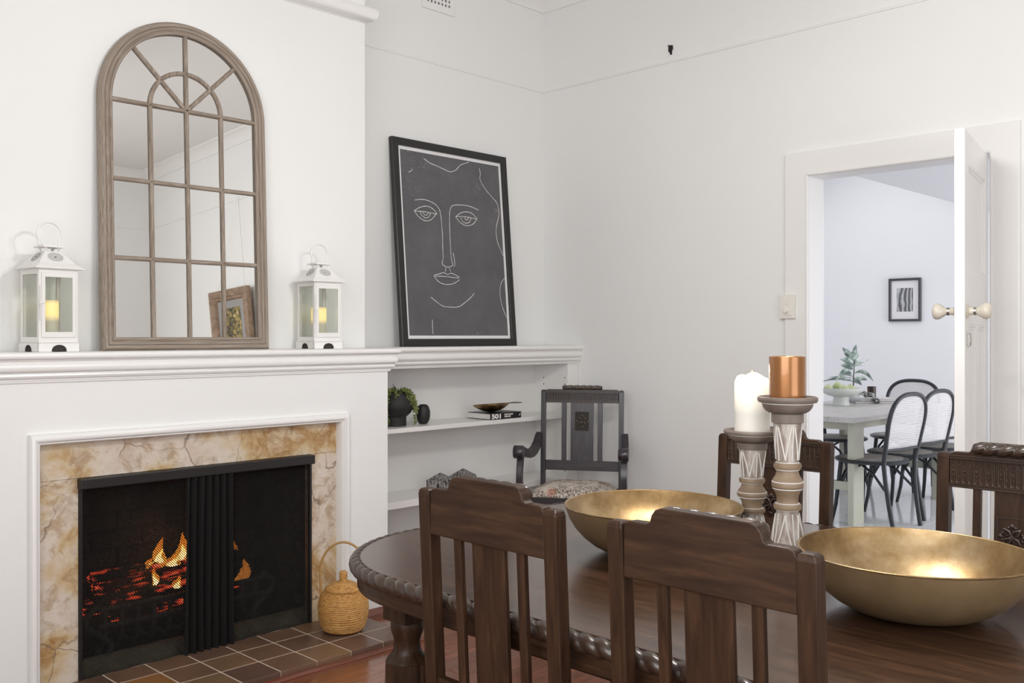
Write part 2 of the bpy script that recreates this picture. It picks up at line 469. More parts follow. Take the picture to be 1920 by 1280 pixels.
def flame_mat(name, c0, c1, strength, alpha):
    m = bpy.data.materials.new(name); m.use_nodes = True; nt = m.node_tree
    nt.nodes.remove(nt.nodes['Principled BSDF']); N = lambda t: nt.nodes.new('ShaderNode' + t); L = nt.links.new
    tc = N('TexCoord'); sp = N('SeparateXYZ'); L(tc.outputs['Generated'], sp.inputs[0])
    r = N('ValToRGB'); r.color_ramp.elements[0].color = (*c0, 1); r.color_ramp.elements[1].color = (*c1, 1); L(sp.outputs['Z'], r.inputs[0])
    e = N('Emission'); e.inputs[1].default_value = strength; L(r.outputs[0], e.inputs[0])
    t = N('BsdfTransparent'); mx = N('MixShader')
    no = N('TexNoise'); no.inputs['Scale'].default_value = 9; L(tc.outputs['Generated'], no.inputs['Vector'])
    ar = N('MapRange'); ar.inputs['From Min'].default_value = 0.3; ar.inputs['From Max'].default_value = 0.7
    ar.inputs['To Min'].default_value = max(alpha - 0.3, 0.05); ar.inputs['To Max'].default_value = min(alpha + 0.2, 1); L(no.outputs['Fac'], ar.inputs[0])
    L(ar.outputs[0], mx.inputs[0]); L(t.outputs[0], mx.inputs[1]); L(e.outputs[0], mx.inputs[2])
    L(mx.outputs[0], nt.nodes['Material Output'].inputs[0]); return m


FLAME1 = flame_mat('flame_outer', (1.0, 0.42, 0.05), (1.0, 0.20, 0.01), 2.2, 0.42)
FLAME3 = flame_mat('dim_flame', (1.0, 0.34, 0.05), (0.8, 0.22, 0.02), 1.0, 0.55)
FLAME2 = flame_mat('flame_core', (1.0, 0.80, 0.38), (1.0, 0.48, 0.08), 6.5, 0.72)


def ember_mat():
    m = mat('burning_log', (0.012, 0.010, 0.009), 0.9); nt, b, N, L = nodes(m)
    f = noise(m, coords(m, 'Object', (5, 22, 22)), 1.4, 4, 0.6)
    r = ramp(m, [(0.52, (0, 0, 0)), (0.60, (0.80, 0.06, 0.018)), (0.70, (1.0, 0.30, 0.12))]); L(f, r.inputs['Fac'])
    L(r.outputs[0], b.inputs['Emission Color']); b.inputs['Emission Strength'].default_value = 1.5
    bump(m, f, 0.6, 0.01)
    return m


EMBER = ember_mat()
CHAR = noisy('charred_log', [(0.3, (0.010, 0.009, 0.009)), (0.7, (0.03, 0.027, 0.025))], 0.95, 12, 5, bmp=0.5, bdist=0.006)


def wash_mat():
    m = mat('whitewashed_turned_wood', (0.5, 0.45, 0.4), 0.6); nt, b, N, L = nodes(m)
    f = noise(m, coords(m, 'Object', (6, 6, 1.2)), 9, 5, 0.6)
    r = ramp(m, [(0.30, (0.17, 0.125, 0.10)), (0.47, (0.30, 0.245, 0.21)), (0.62, (0.50, 0.45, 0.41))]); L(f, r.inputs['Fac'])
    L(r.outputs[0], b.inputs['Base Color']); bump(m, f, 0.2, 0.001)
    return m


WASH = wash_mat()
WASHCUP = noisy('greywashed_cup', [(0.3, (0.115, 0.085, 0.07)), (0.7, (0.23, 0.185, 0.16))], 0.5, 10, 4)
WASHRING = noisy('brown_turned_ring', [(0.3, (0.19, 0.125, 0.075)), (0.7, (0.33, 0.24, 0.16))], 0.5, 9, 4, (1, 1, 3))
WASHLINE = mat('whitewash', (0.70, 0.67, 0.635), 0.8)


def etched_mat():
    m = mat('etched_black_white', (0.3, 0.3, 0.3), 0.6); nt, b, N, L = nodes(m)
    f = noise(m, coords(m, 'Object', (60, 60, 14), (0.5, 0.6, 0)), 2.2, 3, 0.6)
    r = ramp(m, [(0.44, (0.02, 0.02, 0.02)), (0.54, (0.36, 0.34, 0.33))]); L(f, r.inputs['Fac']); L(r.outputs[0], b.inputs['Base Color']); return m


ETCH = etched_mat()


def bwphoto_mat():
    m = mat('grey_photograph', (0.4, 0.4, 0.4), 0.4); nt, b, N, L = nodes(m)
    w = N('TexWave'); w.inputs['Scale'].default_value = 7; w.inputs['Distortion'].default_value = 9; w.inputs['Detail'].default_value = 2
    L(coords(m, 'Object', (1, 1.4, 0.6)), w.inputs['Vector'])
    r = ramp(m, [(0.1, (0.10, 0.10, 0.105)), (0.55, (0.24, 0.24, 0.25)), (0.9, (0.50, 0.50, 0.52))]); L(w.outputs['Fac'], r.inputs['Fac']); L(r.outputs[0], b.inputs['Base Color']); return m


BWPHOTO = bwphoto_mat()


def giltpic_mat():
    m = mat('dark_gold_painting', (0.2, 0.15, 0.05), 0.5); nt, b, N, L = nodes(m)
    v = coords(m, 'Object', (1, 1, 1))
    f = noise(m, v, 26, 4, 0.7)
    r = ramp(m, [(0.42, (0.025, 0.024, 0.018)), (0.52, (0.20, 0.16, 0.05)), (0.60, (0.52, 0.36, 0.08)), (0.72, (0.66, 0.62, 0.50))]); L(f, r.inputs['Fac'])
    L(r.outputs[0], b.inputs['Base Color']); return m


GILTPIC = giltpic_mat()
# ------------------------------------------------------------------ the room shell
XL, XR, YR, YF = -0.70, 4.505, -2.20, 4.143
CEILZ = 3.50
YU, YC = 3.824, 3.62            # upper chimney breast face, lower chimney breast face
CX0, CX1 = 0.97, 2.85

fl = MB().box(XL - 0.12, XR + 0.16, YR - 0.12, YF + 0.2, -0.10, -0.012).build('floor', REDWOOD)
structure(fl)
k = 0; y = YR
bw = 0.085
board_me = None
while y < YF:
    jx = random.uniform(0.4, 3.9)
    for (a, b) in ((XL, jx), (jx, XR)):
        m = MB().box(a + 0.0006, b - 0.0006, y + 0.0008, min(y + bw, YF) - 0.0008, -0.012, 0.0)
        m.build('floorboard', FLOORS[random.randrange(3)], fl, bevel=0.0012, seg=1)
    y += bw

w = MB()                                                    # left wall, its window opening added for the fill light
w.box(XL - 0.12, XL, YR, -0.90, 0, CEILZ).box(XL - 0.12, XL, 1.70, YF, 0, CEILZ)
w.box(XL - 0.12, XL, -0.90, 1.70, 0, 0.95).box(XL - 0.12, XL, -0.90, 1.70, 2.55, CEILZ)
structure(w.build('wall_left', WALL))
w = MB()                                                    # wall behind the camera, its opening likewise added for the fill
w.box(XL - 0.12, -0.2, YR - 0.12, YR, 0, CEILZ).box(2.4, XR, YR - 0.12, YR, 0, CEILZ)
w.box(-0.2, 2.4, YR - 0.12, YR, 0, 0.12).box(-0.2, 2.4, YR - 0.12, YR, 2.55, CEILZ)
structure(w.build('wall_rear', WALL))
structure(MB().box(XL - 0.12, XR + 0.157, YF, YF + 0.16, 0, CEILZ).build('wall_fireplace', WALL))
DY0, DY1, DZ = 1.443, 2.312, 2.134
w = MB()
w.box(XR, XR + 0.157, YR - 0.12, DY0, 0, CEILZ).box(XR, XR + 0.157, DY1, YF, 0, CEILZ).box(XR, XR + 0.157, DY0, DY1, DZ, CEILZ)
structure(w.build('wall_right', WALL))
structure(MB().box(XL - 0.12, XR + 0.157, YR - 0.12, YF + 0.16, CEILZ, CEILZ + 0.1).build('ceiling', CEIL))
w = MB()
w.box(CX0, CX1, YU, YF, 1.20, CEILZ)
w.box(0.99, 1.235, YC, YF, 0, 1.205).box(2.578, 2.833, YC, YF, 0, 1.205).box(1.235, 2.578, YC, YF, 0.948, 1.205)
structure(w.build('wall_chimney', WALL))

OUT = [(XL, YR), (XR, YR), (XR, YF), (CX1, YF), (CX1, YU), (CX0, YU), (CX0, YF), (XL, YF)]
prof = [(0, 3.392), (0.012, 3.392), (0.013, 3.402), (0.02, 3.425), (0.045, 3.458), (0.085, 3.482), (0.10, 3.486), (0.10, 3.4995), (0, 3.4995)]
structure(MB().sweep2(OUT, prof, lambda a, b, h: (a, b, h), closed=True, profclosed=True).build('trim_1', TRIM, smooth=30))
prof = [(0, 2.880), (0.007, 2.880), (0.0085, 2.886), (0.005, 2.893), (0, 2.894)]
structure(MB().sweep2([(XL, YR), (XR, YR), (XR, YF), (CX1, YF)], prof, lambda a, b, h: (a, b, h), profclosed=True).build('trim_2', WALL))
prof = [(0, 2.868), (0.006, 2.868), (0.010, 2.874), (0.03, 2.880), (0.045, 2.895), (0.050, 2.912), (0.050, 2.925), (0.044, 2.938), (0.02, 2.945), (0, 2.950)]
structure(MB().sweep2([(CX1, YF), (CX1, YU), (CX0, YU), (CX0, YF)], prof, lambda a, b, h: (a, b, h), profclosed=True).build('trim_3', TRIM, smooth=40))
# architrave of the doorway and its lining
prof = [(0, 0), (0, 0.014), (0.004, 0.018), (0.008, 0.018), (0.012, 0.013), (0.09, 0.018), (0.118, 0.021), (0.124, 0.018), (0.125, 0)]
structure(MB().sweep2([(DY0, 0), (DY0, DZ), (DY1, DZ), (DY1, 0)], prof, lambda a, b, h: (XR - h, a, b), profclosed=True).build('trim_4', TRIM, smooth=25))
m = MB().box(XR + 0.002, XR + 0.155, DY1 - 0.002, DY1 + 0.01, 0, DZ).box(XR + 0.002, XR + 0.155, DY0 - 0.01, DY0 + 0.002, 0, DZ).box(XR + 0.002, XR + 0.155, DY0, DY1, DZ - 0.002, DZ + 0.01)
structure(m.build('trim_5', TRIM))
# skirting boards
sk = [(0, 0), (0.018, 0), (0.018, 0.13), (0.012, 0.142), (0.006, 0.15), (0, 0.15)]
structure(MB().sweep2([(XR, YR), (XR, DY0 - 0.126)], sk, lambda a, b, h: (a, b, h), profclosed=True).build('baseboard_right', TRIM))
structure(MB().sweep2([(XR, DY1 + 0.126), (XR, 3.845)], sk, lambda a, b, h: (a, b, h), profclosed=True).build('baseboard_right_corner', TRIM))
structure(MB().sweep2([(XL, YR), (XR - 0.02, YR)], sk, lambda a, b, h: (a, b, h), profclosed=True).build('baseboard_rear', TRIM))
bb = structure(MB().box(2.603, 2.845, 3.604, YC, 0.035, 0.125).build('baseboard_chimney', TRIM, bevel=0.004))
MB().prism([(3.604, 0.0), (3.570, 0.0), (3.572, 0.016), (3.582, 0.030), (3.596, 0.038), (3.604, 0.038)], 2.646, 2.85, 'yz').build('quad_bead', REDWOOD, bb)
# added window frames dressing the two unseen fill-light openings
for n, (pts, f) in enumerate((([(-0.90, 0.95), (1.70, 2.55)], lambda a, b, c, d, e, g: (XL - 0.09, XL - 0.05, a, b, e, g)),
                              ([(-0.2, 0.12), (2.4, 2.55)], lambda a, b, c, d, e, g: (a, b, YR - 0.09, YR - 0.05, e, g)))):
    (a0, z0), (a1, z1) = pts; m = MB()
    for (p, q, r, s_) in ((a0, a0 + 0.05, z0, z1), (a1 - 0.05, a1, z0, z1), (a0, a1, z0, z0 + 0.05), (a0, a1, z1 - 0.05, z1), ((a0 + a1) / 2 - 0.02, (a0 + a1) / 2 + 0.02, z0, z1)):
        m.box(*f(p, q, 0, 0, r, s_))
    structure(m.build('added_window_%d' % (n + 1), TRIM))

# ------------------------------------------------------------------ door leaf, standing open into the room
LW, LT, LZ = 0.675, 0.038, 2.122
ang = math.radians(180 + 11.06)
ca, sa = math.cos(ang), math.sin(ang)
# local +Y is the face turned to the right; its lock edge stands at (3.832, 1.321)
hx = 3.832 - (LW * ca - LT / 2 * sa); hy = 1.321 - (LW * sa + LT / 2 * ca)
m = MB(); h = LT / 2
ST = 0.095
m.box(0, ST, -h, h, 0.01, LZ).box(LW - ST, LW, -h, h, 0.01, LZ)
m.box(ST, LW - ST, -h, h, LZ - 0.125, LZ).box(ST, LW - ST, -h, h, 1.365, 1.585).box(ST, LW - ST, -h, h, 0.01, 0.22)
mid = (ST + LW - ST) / 2
m.box(mid - 0.04, mid + 0.04, -h, h, 0.22, 1.365)
door = m.build('door_1', TRIM, bevel=0.0015, seg=1)
door.location = (hx, hy, 0); door.rotation_euler = (0, 0, ang); structure(door)
for (a, b, z0, z1) in ((ST, LW - ST, 1.585, LZ - 0.125), (ST, mid - 0.04, 0.22, 1.365), (mid + 0.04, LW - ST, 0.22, 1.365)):
    MB().box(a - 0.002, b + 0.002, -0.007, 0.007, z0 - 0.002, z1 + 0.002).build('panel', TRIM, door)
    pr = [(0, 0), (0, 0.010), (0.006, 0.011), (0.010, 0.006), (0.016, 0.005), (0.02, 0.0)]
    for s_ in (1, -1):
        mm = MB().sweep2([(a, z0), (b, z0), (b, z1), (a, z1)], pr, (lambda s_: (lambda u, v, q: (u, s_ * (0.007 + q), v)))(s_), closed=True, profclosed=True)
        mm.build('panel_moulding', TRIM, door, smooth=30)
kprof = [(0.0, 0.0), (0.029, 0.0), (0.029, 0.003), (0.024, 0.006), (0.016, 0.009), (0.014, 0.016), (0.014, 0.034), (0.0165, 0.040), (0.022, 0.047), (0.029, 0.057), (0.032, 0.067), (0.031, 0.076), (0.026, 0.083), (0.015, 0.087), (0.0, 0.088)]
for s_ in (1, -1):
    kb = MB().lathe([(r, s_ * z) for r, z in kprof], n=24, axis='y').build('knob', CREAM, door, smooth=40, loc=(LW - 0.052, s_ * h, 1.417))
    MB().lathe([(0.0142, s_ * 0.024), (0.0158, s_ * 0.025), (0.0158, s_ * 0.033), (0.0142, s_ * 0.034)], n=20, axis='y', cap=False).build('knob_collar', CHROME, kb, smooth=40)
MB().box(LW - 0.056, LW - 0.049, h, h + 0.003, 1.285, 1.33).tube([(LW - 0.052, h + 0.004, 1.332), (LW - 0.052, h + 0.012, 1.33), (LW - 0.05, h + 0.014, 1.30), (LW - 0.052, h + 0.012, 1.282), (LW - 0.052, h + 0.003, 1.28)], 0.003, 6).build('keyhole_cover', CHROME, door)
for z in (0.28, 1.85):
    MB().lathe([(0.006, -0.05), (0.006, 0.05)], n=10).build('hinge', TRIM, door, loc=(-0.004, -h + 0.002, z))

# ------------------------------------------------------------------ wall fittings
sw = thing('light_switch', 'cream dimmer switch plate on the wall beside the doorway', 'light switch', (XR, 2.416, 1.4715))
MB().box(-0.034, 0, -0.042, 0.042, -0.0615, 0.0615).build('plate', SWITCHM, sw, bevel=0.003)
MB().box(-0.0365, -0.033, -0.028, 0.028, -0.046, 0.046).build('insert', SWITCHM, sw, bevel=0.0012)
MB().lathe([(0.0, -0.0405), (0.008, -0.0405), (0.0095, -0.0365)], c=(0, 0, 0.018), n=18, axis='x', cap=False).build('button', SWITCHM, sw, smooth=40)
MB().lathe([(0.0, -0.053), (0.010, -0.053), (0.0115, -0.051), (0.0125, -0.0365)], c=(0, 0, -0.022), n=20, axis='x', cap=False).build('dial', SWITCHM, sw, smooth=40)

hk = thing('picture_hook', 'small dark picture hook on the wall above the thin rail', 'hook', (XR, 3.155, 2.955))
MB().prism([(-0.013, 0.022), (0.020, 0.028), (0.014, 0.010), (0.006, -0.012), (0.004, -0.030), (-0.008, -0.030), (-0.008, -0.012), (-0.016, 0.004)], -0.004, -0.001, 'yz').build('hook_plate', BLACKM, hk)
MB().tube([(-0.004, 0, -0.01), (-0.016, 0, -0.018), (-0.022, 0, -0.012), (-0.022, 0, 0.002)], 0.003, 6).build('hook_prong', BLACKM, hk)

vt = thing('wall_vent', 'white pierced plaster air vent high on the alcove wall', 'vent', (3.605, YF, 3.30))
MB().box(-0.10, 0.10, -0.004, -0.001, -0.09, 0.09).build('dark_backing', DARKHOLE, vt)
m = MB()
nx_, nz_ = 7, 6
m.box(-0.125, -0.094, -0.014, 0, -0.115, 0.115).box(0.094, 0.125, -0.014, 0, -0.115, 0.115)
m.box(-0.094, 0.094, -0.014, 0, -0.115, -0.080).box(-0.094, 0.094, -0.014, 0, 0.080, 0.115)
m.build('vent_frame', WALL, vt, bevel=0.003)
m = MB(); px_ = 0.188 / nx_; pz_ = 0.160 / nz_
for i in range(nx_ + 1):
    m.box(-0.094 + i * px_ - 0.0065, -0.094 + i * px_ + 0.0065, -0.012, -0.002, -0.08, 0.08)
for j in range(nz_ + 1):
    m.box(-0.094, 0.094, -0.0125, -0.002, -0.08 + j * pz_ - 0.0055, -0.08 + j * pz_ + 0.0055)
m.build('lattice', WALL, vt)

# ------------------------------------------------------------------ fireplace: marble slips, moulding, firebox, mantel
fp = thing('fireplace', 'fireplace with cream and ochre marble slips and white moulded border', 'fireplace', (1.91, YC, 0))
ox, oy = 1.91, YC


def R(x0, x1, y0, y1, z0, z1): return (x0 - ox, x1 - ox, y0 - oy, y1 - oy, z0, z1)


MB().box(*R(1.240, 1.4005, 3.653, 3.70, 0.028, 0.787)).build('marble_slip', MARBLE, fp, bevel=0.001, seg=1)
MB().box(*R(2.4215, 2.576, 3.653, 3.70, 0.028, 0.787)).build('marble_slip', MARBLE, fp, bevel=0.001, seg=1)
MB().box(*R(1.240, 2.576, 3.653, 3.70, 0.788, 0.946)).build('marble_slip', MARBLE, fp, bevel=0.001, seg=1)
pr = [(0, -0.002), (0, 0.014), (0.005, 0.021), (0.013, 0.026), (0.022, 0.025), (0.029, 0.018), (0.032, 0.012), (0.036, 0.012), (0.038, 0.009), (0.041, 0.004), (0.042, -0.036)]
MB().sweep2([(1.211 - ox, 0.03), (1.211 - ox, 0.966), (2.601 - ox, 0.966), (2.601 - ox, 0.03)][::-1], pr, lambda a, b, q: (a, -q, b)).build('border_moulding', TRIM, fp, smooth=40)
# firebox lining
fb = MB()
fb.box(*R(1.28, 1.375, 3.70, 4.12, 0.0, 0.80)).box(*R(2.447, 2.56, 3.70, 4.12, 0.0, 0.80)).box(*R(1.28, 2.56, 4.09, 4.135, 0.0, 0.80)).box(*R(1.28, 2.56, 3.70, 4.13, 0.79, 0.945)).box(*R(1.28, 2.56, 3.66, 4.13, 0.0, 0.022))
lining = fb.build('firebox', SOOTM, fp)
bm_back = MB().box(-0.108, 0.108, -0.012, 0.012, -0.036, 0.036)
b0 = None
for r_ in range(10):
    z = 0.06 + r_ * 0.078
    for c_ in range(6):
        x = 1.39 + (c_ + 0.5 * (r_ % 2)) * 0.222
        if x > 2.44: continue
        if b0 is None: b0 = bm_back.build('brick', SOOT, lining, bevel=0.004, seg=1); b = b0
        else: b = instance(b0, 'brick', lining)
        b.location = (x - ox, 4.085 - oy, z)
    for side, X in ((1, 2.452), (-1, 1.37)):
        for c_ in range(2):
            b = instance(b0, 'brick', lining); b.location = (X - ox, 3.80 + c_ * 0.19 - oy, z); b.rotation_euler = (0, 0, PI / 2); b.scale = (0.86, 1, 1)
MB().prism([(3.685 - oy, 0.022), (3.685 - oy, 0.06), (3.70 - oy, 0.078), (3.74 - oy, 0.08), (3.765 - oy, 0.065), (3.775 - oy, 0.022)], 1.378 - ox, 2.444 - ox, 'yz').build('hearth_lip', ASH, fp, smooth=50)

MPROF = [(0.0, 1.263), (0.030, 1.263), (0.038, 1.2615), (0.043, 1.257), (0.0455, 1.250), (0.0445, 1.243), (0.040, 1.237), (0.035, 1.235), (0.033, 1.231), (0.026, 1.229), (0.018, 1.226), (0.018, 1.222),
         (0.029, 1.220), (0.0335, 1.214), (0.0345, 1.205), (0.032, 1.197), (0.026, 1.190), (0.019, 1.187), (0.019, 1.185), (0.024, 1.183), (0.0255, 1.177), (0.022, 1.170), (0.016, 1.166), (0.0125, 1.165), (0.0125, 1.160), (0.0085, 1.159), (0.0085, 1.153), (0.0, 1.153)]
mt = thing('mantelpiece', 'long white moulded mantelpiece over the fireplace', 'mantelpiece', (0, 0, 0))
MB().sweep2([(2.833, 3.815), (2.833, YC), (0.99, YC), (0.99, 3.82)], MPROF, lambda a, b, q: (a, b, q), cap=False).build('moulding', TRIM, mt, smooth=38)
MB().box(0.962, 2.862, 3.592, YU - 0.001, 1.206, 1.2628).build('shelf_board', TRIM, mt)

# ------------------------------------------------------------------ bookcase built into the alcove
bc = thing('bookcase', 'white built-in bookcase with open shelves in the alcove', 'bookcase', (2.85, YF, 0))
bx, by = 2.85, YF


def Q(x0, x1, y0, y1, z0, z1): return (x0 - bx, x1 - bx, y0 - by, y1 - by, z0, z1)


MB().sweep2([(XR - bx, 3.85 - by), (CX1 - bx + 0.001, 3.85 - by)], MPROF, lambda a, b, q: (a, b, q), cap=False).build('top_moulding', TRIM, bc, smooth=38)
MB().box(*Q(2.853, 4.503, 3.822, 4.141, 1.206, 1.2628)).build('top_board', TRIM, bc)
MB().box(*Q(2.853, 4.409, 3.85, 4.130, 1.154, 1.205)).build('fascia', TRIM, bc)
for z0, z1 in ((0.819, 0.844), (0.430, 0.466), (0.09, 0.115)):
    MB().box(*Q(2.870, 4.408, 3.852, 4.128, z0, z1)).build('shelf', TRIM, bc, bevel=0.002, seg=1)
MB().box(*Q(2.834, 2.869, 3.852, 4.130, 0.0, 1.153)).build('side_panel', TRIM, bc)
MB().box(*Q(4.409, 4.503, 3.85, 4.130, 0.0, 1.205)).build('side_panel', TRIM, bc, bevel=0.002, seg=1)
MB().box(*Q(2.834, 4.503, 4.130, 4.141, 0.0, 1.205)).build('back_panel', TRIM, bc)
MB().box(*Q(2.870, 4.408, 3.87, 3.885, 0.0, 0.09)).build('plinth', TRIM, bc)
m = MB()
for (yy, zz) in ((4.052, 1.060), (4.052, 1.020), (3.877, 1.064), (3.877, 1.024), (3.877, 0.49)):
    m.disc((4.4087 - bx, yy - by, zz), (0, 1, 0), (0, 0, 1), 0.0042, 0.0042)
m.build('pin_holes', DARKHOLE, bc)

# ------------------------------------------------------------------ hearth
he = thing('hearth', 'raised hearth of brown quarry tiles in front of the fire', 'hearth', (1.91, 3.42, 0))
hx0, hy0 = 1.91, 3.42
MB().box(1.155 - hx0, 2.642 - hx0, 3.200 - hy0, 3.617 - hy0, 0.0, 0.0292).box(1.245 - hx0, 2.564 - hx0, 3.617 - hy0, 3.660 - hy0, 0.0235, 0.0292).build('grout_bed', GROUT, he)
xs = [1.655 + 0.1652 * i for i in range(-3, 7)]
ys = [3.196, 3.3575, 3.5185, 3.617]
g = 0.003
for i in range(len(xs) - 1):
    for j in range(3):
        a, b, c, d = xs[i] + g, xs[i + 1] - g, ys[j] + g, ys[j + 1] - (g if j < 2 else 0)
        m = MB()
        if j == 2:
            a2, b2 = max(a, 1.246), min(b, 2.562)
            m.prism([(a, c), (b, c), (b, d), (b2, d), (b2, 3.651), (a2, 3.651), (a2, d), (a, d)] if (b2 < b or a2 > a) else [(a, c), (b, c), (b, 3.651), (a, 3.651)], 0.012 if False else 0.0225, 0.0305)
        else:
            m.box(a, b, 3.1945 if j == 0 else c, d, 0.004 if j == 0 else 0.010, 0.0305)
        m.v = [(x - hx0, yy - hy0, z) for x, yy, z in m.v]
        kk = 4 if (i == 2 and j == 1) else random.choice((0, 0, 1, 2, 3))
        m.build('tile', TILES[kk], he, bevel=0.0018, seg=2)
tp = [(0, 0), (0.036, 0), (0.036, 0.006), (0.030, 0.011), (0.018, 0.0145), (0.007, 0.0145), (0.004, 0.012), (0, 0.012)]
MB().sweep2([(1.150 - hx0, 3.617 - hy0), (1.150 - hx0, 3.193 - hy0), (2.646 - hx0, 3.193 - hy0), (2.646 - hx0, 3.567 - hy0)][::-1], tp, lambda a, b, q: (a, b, q), profclosed=True).build('timber_border', REDWOOD, he, smooth=40)

# ------------------------------------------------------------------ fire screen with wire mesh curtains
fs = thing('fire_screen', 'black fire screen with wire mesh curtains across the firebox', 'fire screen', (1.91, 3.655, 0.03))


def curtain(x0, x1, z0, z1, fold, nf, wire, pitch, yo=0.0, length=None, flare=0.0):
    """diamond net of real wires laid over a folded sheet"""
    Wd = length or (x1 - x0); nu = max(4, int(Wd / pitch)); nv = int((z1 - z0) / pitch)
    def P(u, v):
        t = u / nu; s_ = v / nv
        x = x0 + (x1 - x0) * t + flare * (1 - s_) * (t - 0.5)
        return Vector((x, yo - fold * (0.5 + 0.5 * math.sin(2 * PI * nf * t + 0.7 * math.sin(3 * t + 2 * s_))) - 0.002 * math.sin(9 * t + 4 * s_), z0 + (z1 - z0) * s_))
    m = MB(); vs = []; fs_ = []
    hw = wire / 2
    for a in range(nu):
        for b in range(nv):
            if (a + b) % 2: continue
            for (du, dv) in ((1, 1), (-1, 1), (1, -1), (-1, -1)):
                if not (0 <= a + du <= nu and 0 <= b + dv <= nv): continue
                if dv < 0 and False: continue
                p = P(a, b); q = P(a + du, b + dv); d = (q - p)
                n = Vector((-d.z, 0, d.x)); n.normalize(); n *= hw
                k_ = len(vs); e = Vector((0, -hw * 1.6, 0))
                vs += [p + n, p - n, p + e, q + n, q - n, q + e]
                fs_ += [(k_, k_ + 3, k_ + 5, k_ + 2), (k_ + 2, k_ + 5, k_ + 4, k_ + 1), (k_ + 1, k_ + 4, k_ + 3, k_)]
    m.add(vs, fs_); return m


X0 = 1.91
a = curtain(1.406 - X0, 1.83 - X0, 0.0, 0.722, 0.006, 3, 0.0030, 0.0050).build('mesh_curtain', MESHM, fs, recalc=False); tag(a, 'flat wire mesh curtain drawn across the left', kind='stuff')
a = curtain(1.822 - X0, 2.022 - X0, 0.0, 0.722, 0.026, 6.5, 0.0042, 0.0050, -0.004, 0.95, 0.02).build('mesh_curtain', MESHM, fs, recalc=False); tag(a, 'wire mesh gathered into thick folds', kind='stuff')
a = curtain(2.036 - X0, 2.417 - X0, 0.0, 0.722, 0.006, 3, 0.0030, 0.0050).build('mesh_curtain', MESHM, fs, recalc=False); tag(a, 'flat wire mesh curtain drawn across the right', kind='stuff')
MB().box(1.396 - X0, 2.424 - X0, -0.036, 0.004, 0.717, 0.757).build('curtain_rail_hood', BLACKM, fs, bevel=0.004)
MB().box(1.401 - X0, 1.412 - X0, -0.012, 0.004, 0.0, 0.72).build('side_bar', BLACKM, fs)
MB().box(2.410 - X0, 2.421 - X0, -0.012, 0.004, 0.0, 0.72).build('side_bar', BLACKM, fs)

# ------------------------------------------------------------------ grate, logs, flames
gr = thing('fire_grate', 'black iron fire basket holding the burning logs', 'grate', (1.87, 3.91, 0.022))
for s_ in (-1, 1):
    MB().tube([(s_ * 0.34, 0.13, 0), (s_ * 0.34, 0.13, 0.06), (s_ * 0.34, -0.13, 0.06), (s_ * 0.34, -0.13, 0)], 0.012, 8).build('leg_frame', IRON, gr)
for i in range(11):
    x = -0.33 + 0.066 * i
    MB().tube([(x, 0.14, 0.065), (x, 0.0, 0.07), (x, -0.12, 0.07), (x, -0.155, 0.10), (x, -0.165, 0.20), (x, -0.158, 0.235)], 0.0085, 6).build('bar', IRON, gr, smooth=50)
for (zz, yy) in ((0.165, -0.172), (0.23, -0.170)):
    MB().tube([(-0.36, yy, zz), (-0.1, yy - 0.008, zz), (0.1, yy - 0.008, zz), (0.36, yy, zz)], 0.010, 8).build('front_rail', IRON, gr, smooth=50)
for s_ in (-1, 1):
    pts = [(s_ * (0.36 + 0.055 * math.sin(t * 1.1)), -0.17, 0.25 - 0.04 * t) for t in range(6)]
    MB().tube(pts, 0.012, 8).build('scroll', IRON, gr, smooth=50)


def log(x, y, z, L, r, rz, tilt, mat_, label):
    t = thing('log', label, 'log', (x, y, z), rz)
    rings = []; n = 12
    for i in range(9):
        u = -L / 2 + L * i / 8
        rr = r * (1 + 0.10 * math.sin(3.1 * i + x * 9)) * (0.88 if i in (0, 8) else 1)
        rings.append([(u, rr * math.cos(2 * PI * k / n) * (1 + 0.09 * math.sin(3 * k + i)), rr * math.sin(2 * PI * k / n) * (1 + 0.09 * math.cos(2 * k + i)) + tilt * u) for k in range(n)])
    MB().loft(rings).build('bark', mat_, t, smooth=50)
    return t


log(1.80, 3.870, 0.155, 0.62, 0.046, 0.02, 0.02, CHAR, 'charred log lying lowest at the front of the grate')
log(1.98, 3.985, 0.160, 0.50, 0.048, -0.03, -0.02, CHAR, 'charred log lying lowest at the back of the grate')
log(1.80, 3.90, 0.245, 0.58, 0.034, -0.05, 0.08, EMBER, 'glowing red log sloping across the middle of the fire')
log(1.86, 3.975, 0.278, 0.56, 0.032, 0.03, 0.00, EMBER, 'glowing log behind the front bar of the grate')
log(1.80, 3.935, 0.335, 0.54, 0.024, 0.18, -0.05, EMBER, 'thin glowing split log on top of the fire')
log(1.86, 3.803, 0.205, 0.56, 0.020, 0.0, 0.05, EMBER, 'thin red ember stick behind the grate bars')
log(2.185, 3.95, 0.275, 0.16, 0.050, 0.8, 0.3, CHAR, 'short black stump at the right end of the fire')


def flame(x, y, z, hgt, r, lean, label, dim=False):
    t = thing('flame', label, 'flame', (x, y, z))
    for nm, f, mt_ in ((('outer_flame', 1.0, FLAME3),) if dim else (('outer_flame', 1.0, FLAME1), ('flame_core', 0.62, FLAME2))):
        rings = []; n = 14
        for i in range(22):
            s_ = i / 21; rr = r * f * 1.9 * (s_ + 0.03) ** 0.38 * (1 - s_) ** 0.95 + 0.0008
            cx = lean * s_ * s_ * hgt + 0.22 * r * math.sin(7 * s_ + x * 31); cy = 0.15 * r * math.sin(5 * s_ + x * 17)
            rings.append([(cx + rr * math.cos(2 * PI * k / n) * (1 + 0.22 * math.sin(2 * k + 5 * s_)), cy + 0.55 * rr * math.sin(2 * PI * k / n), hgt * f * s_) for k in range(n)])
        MB().loft(rings).build(nm, mt_, t, smooth=80)


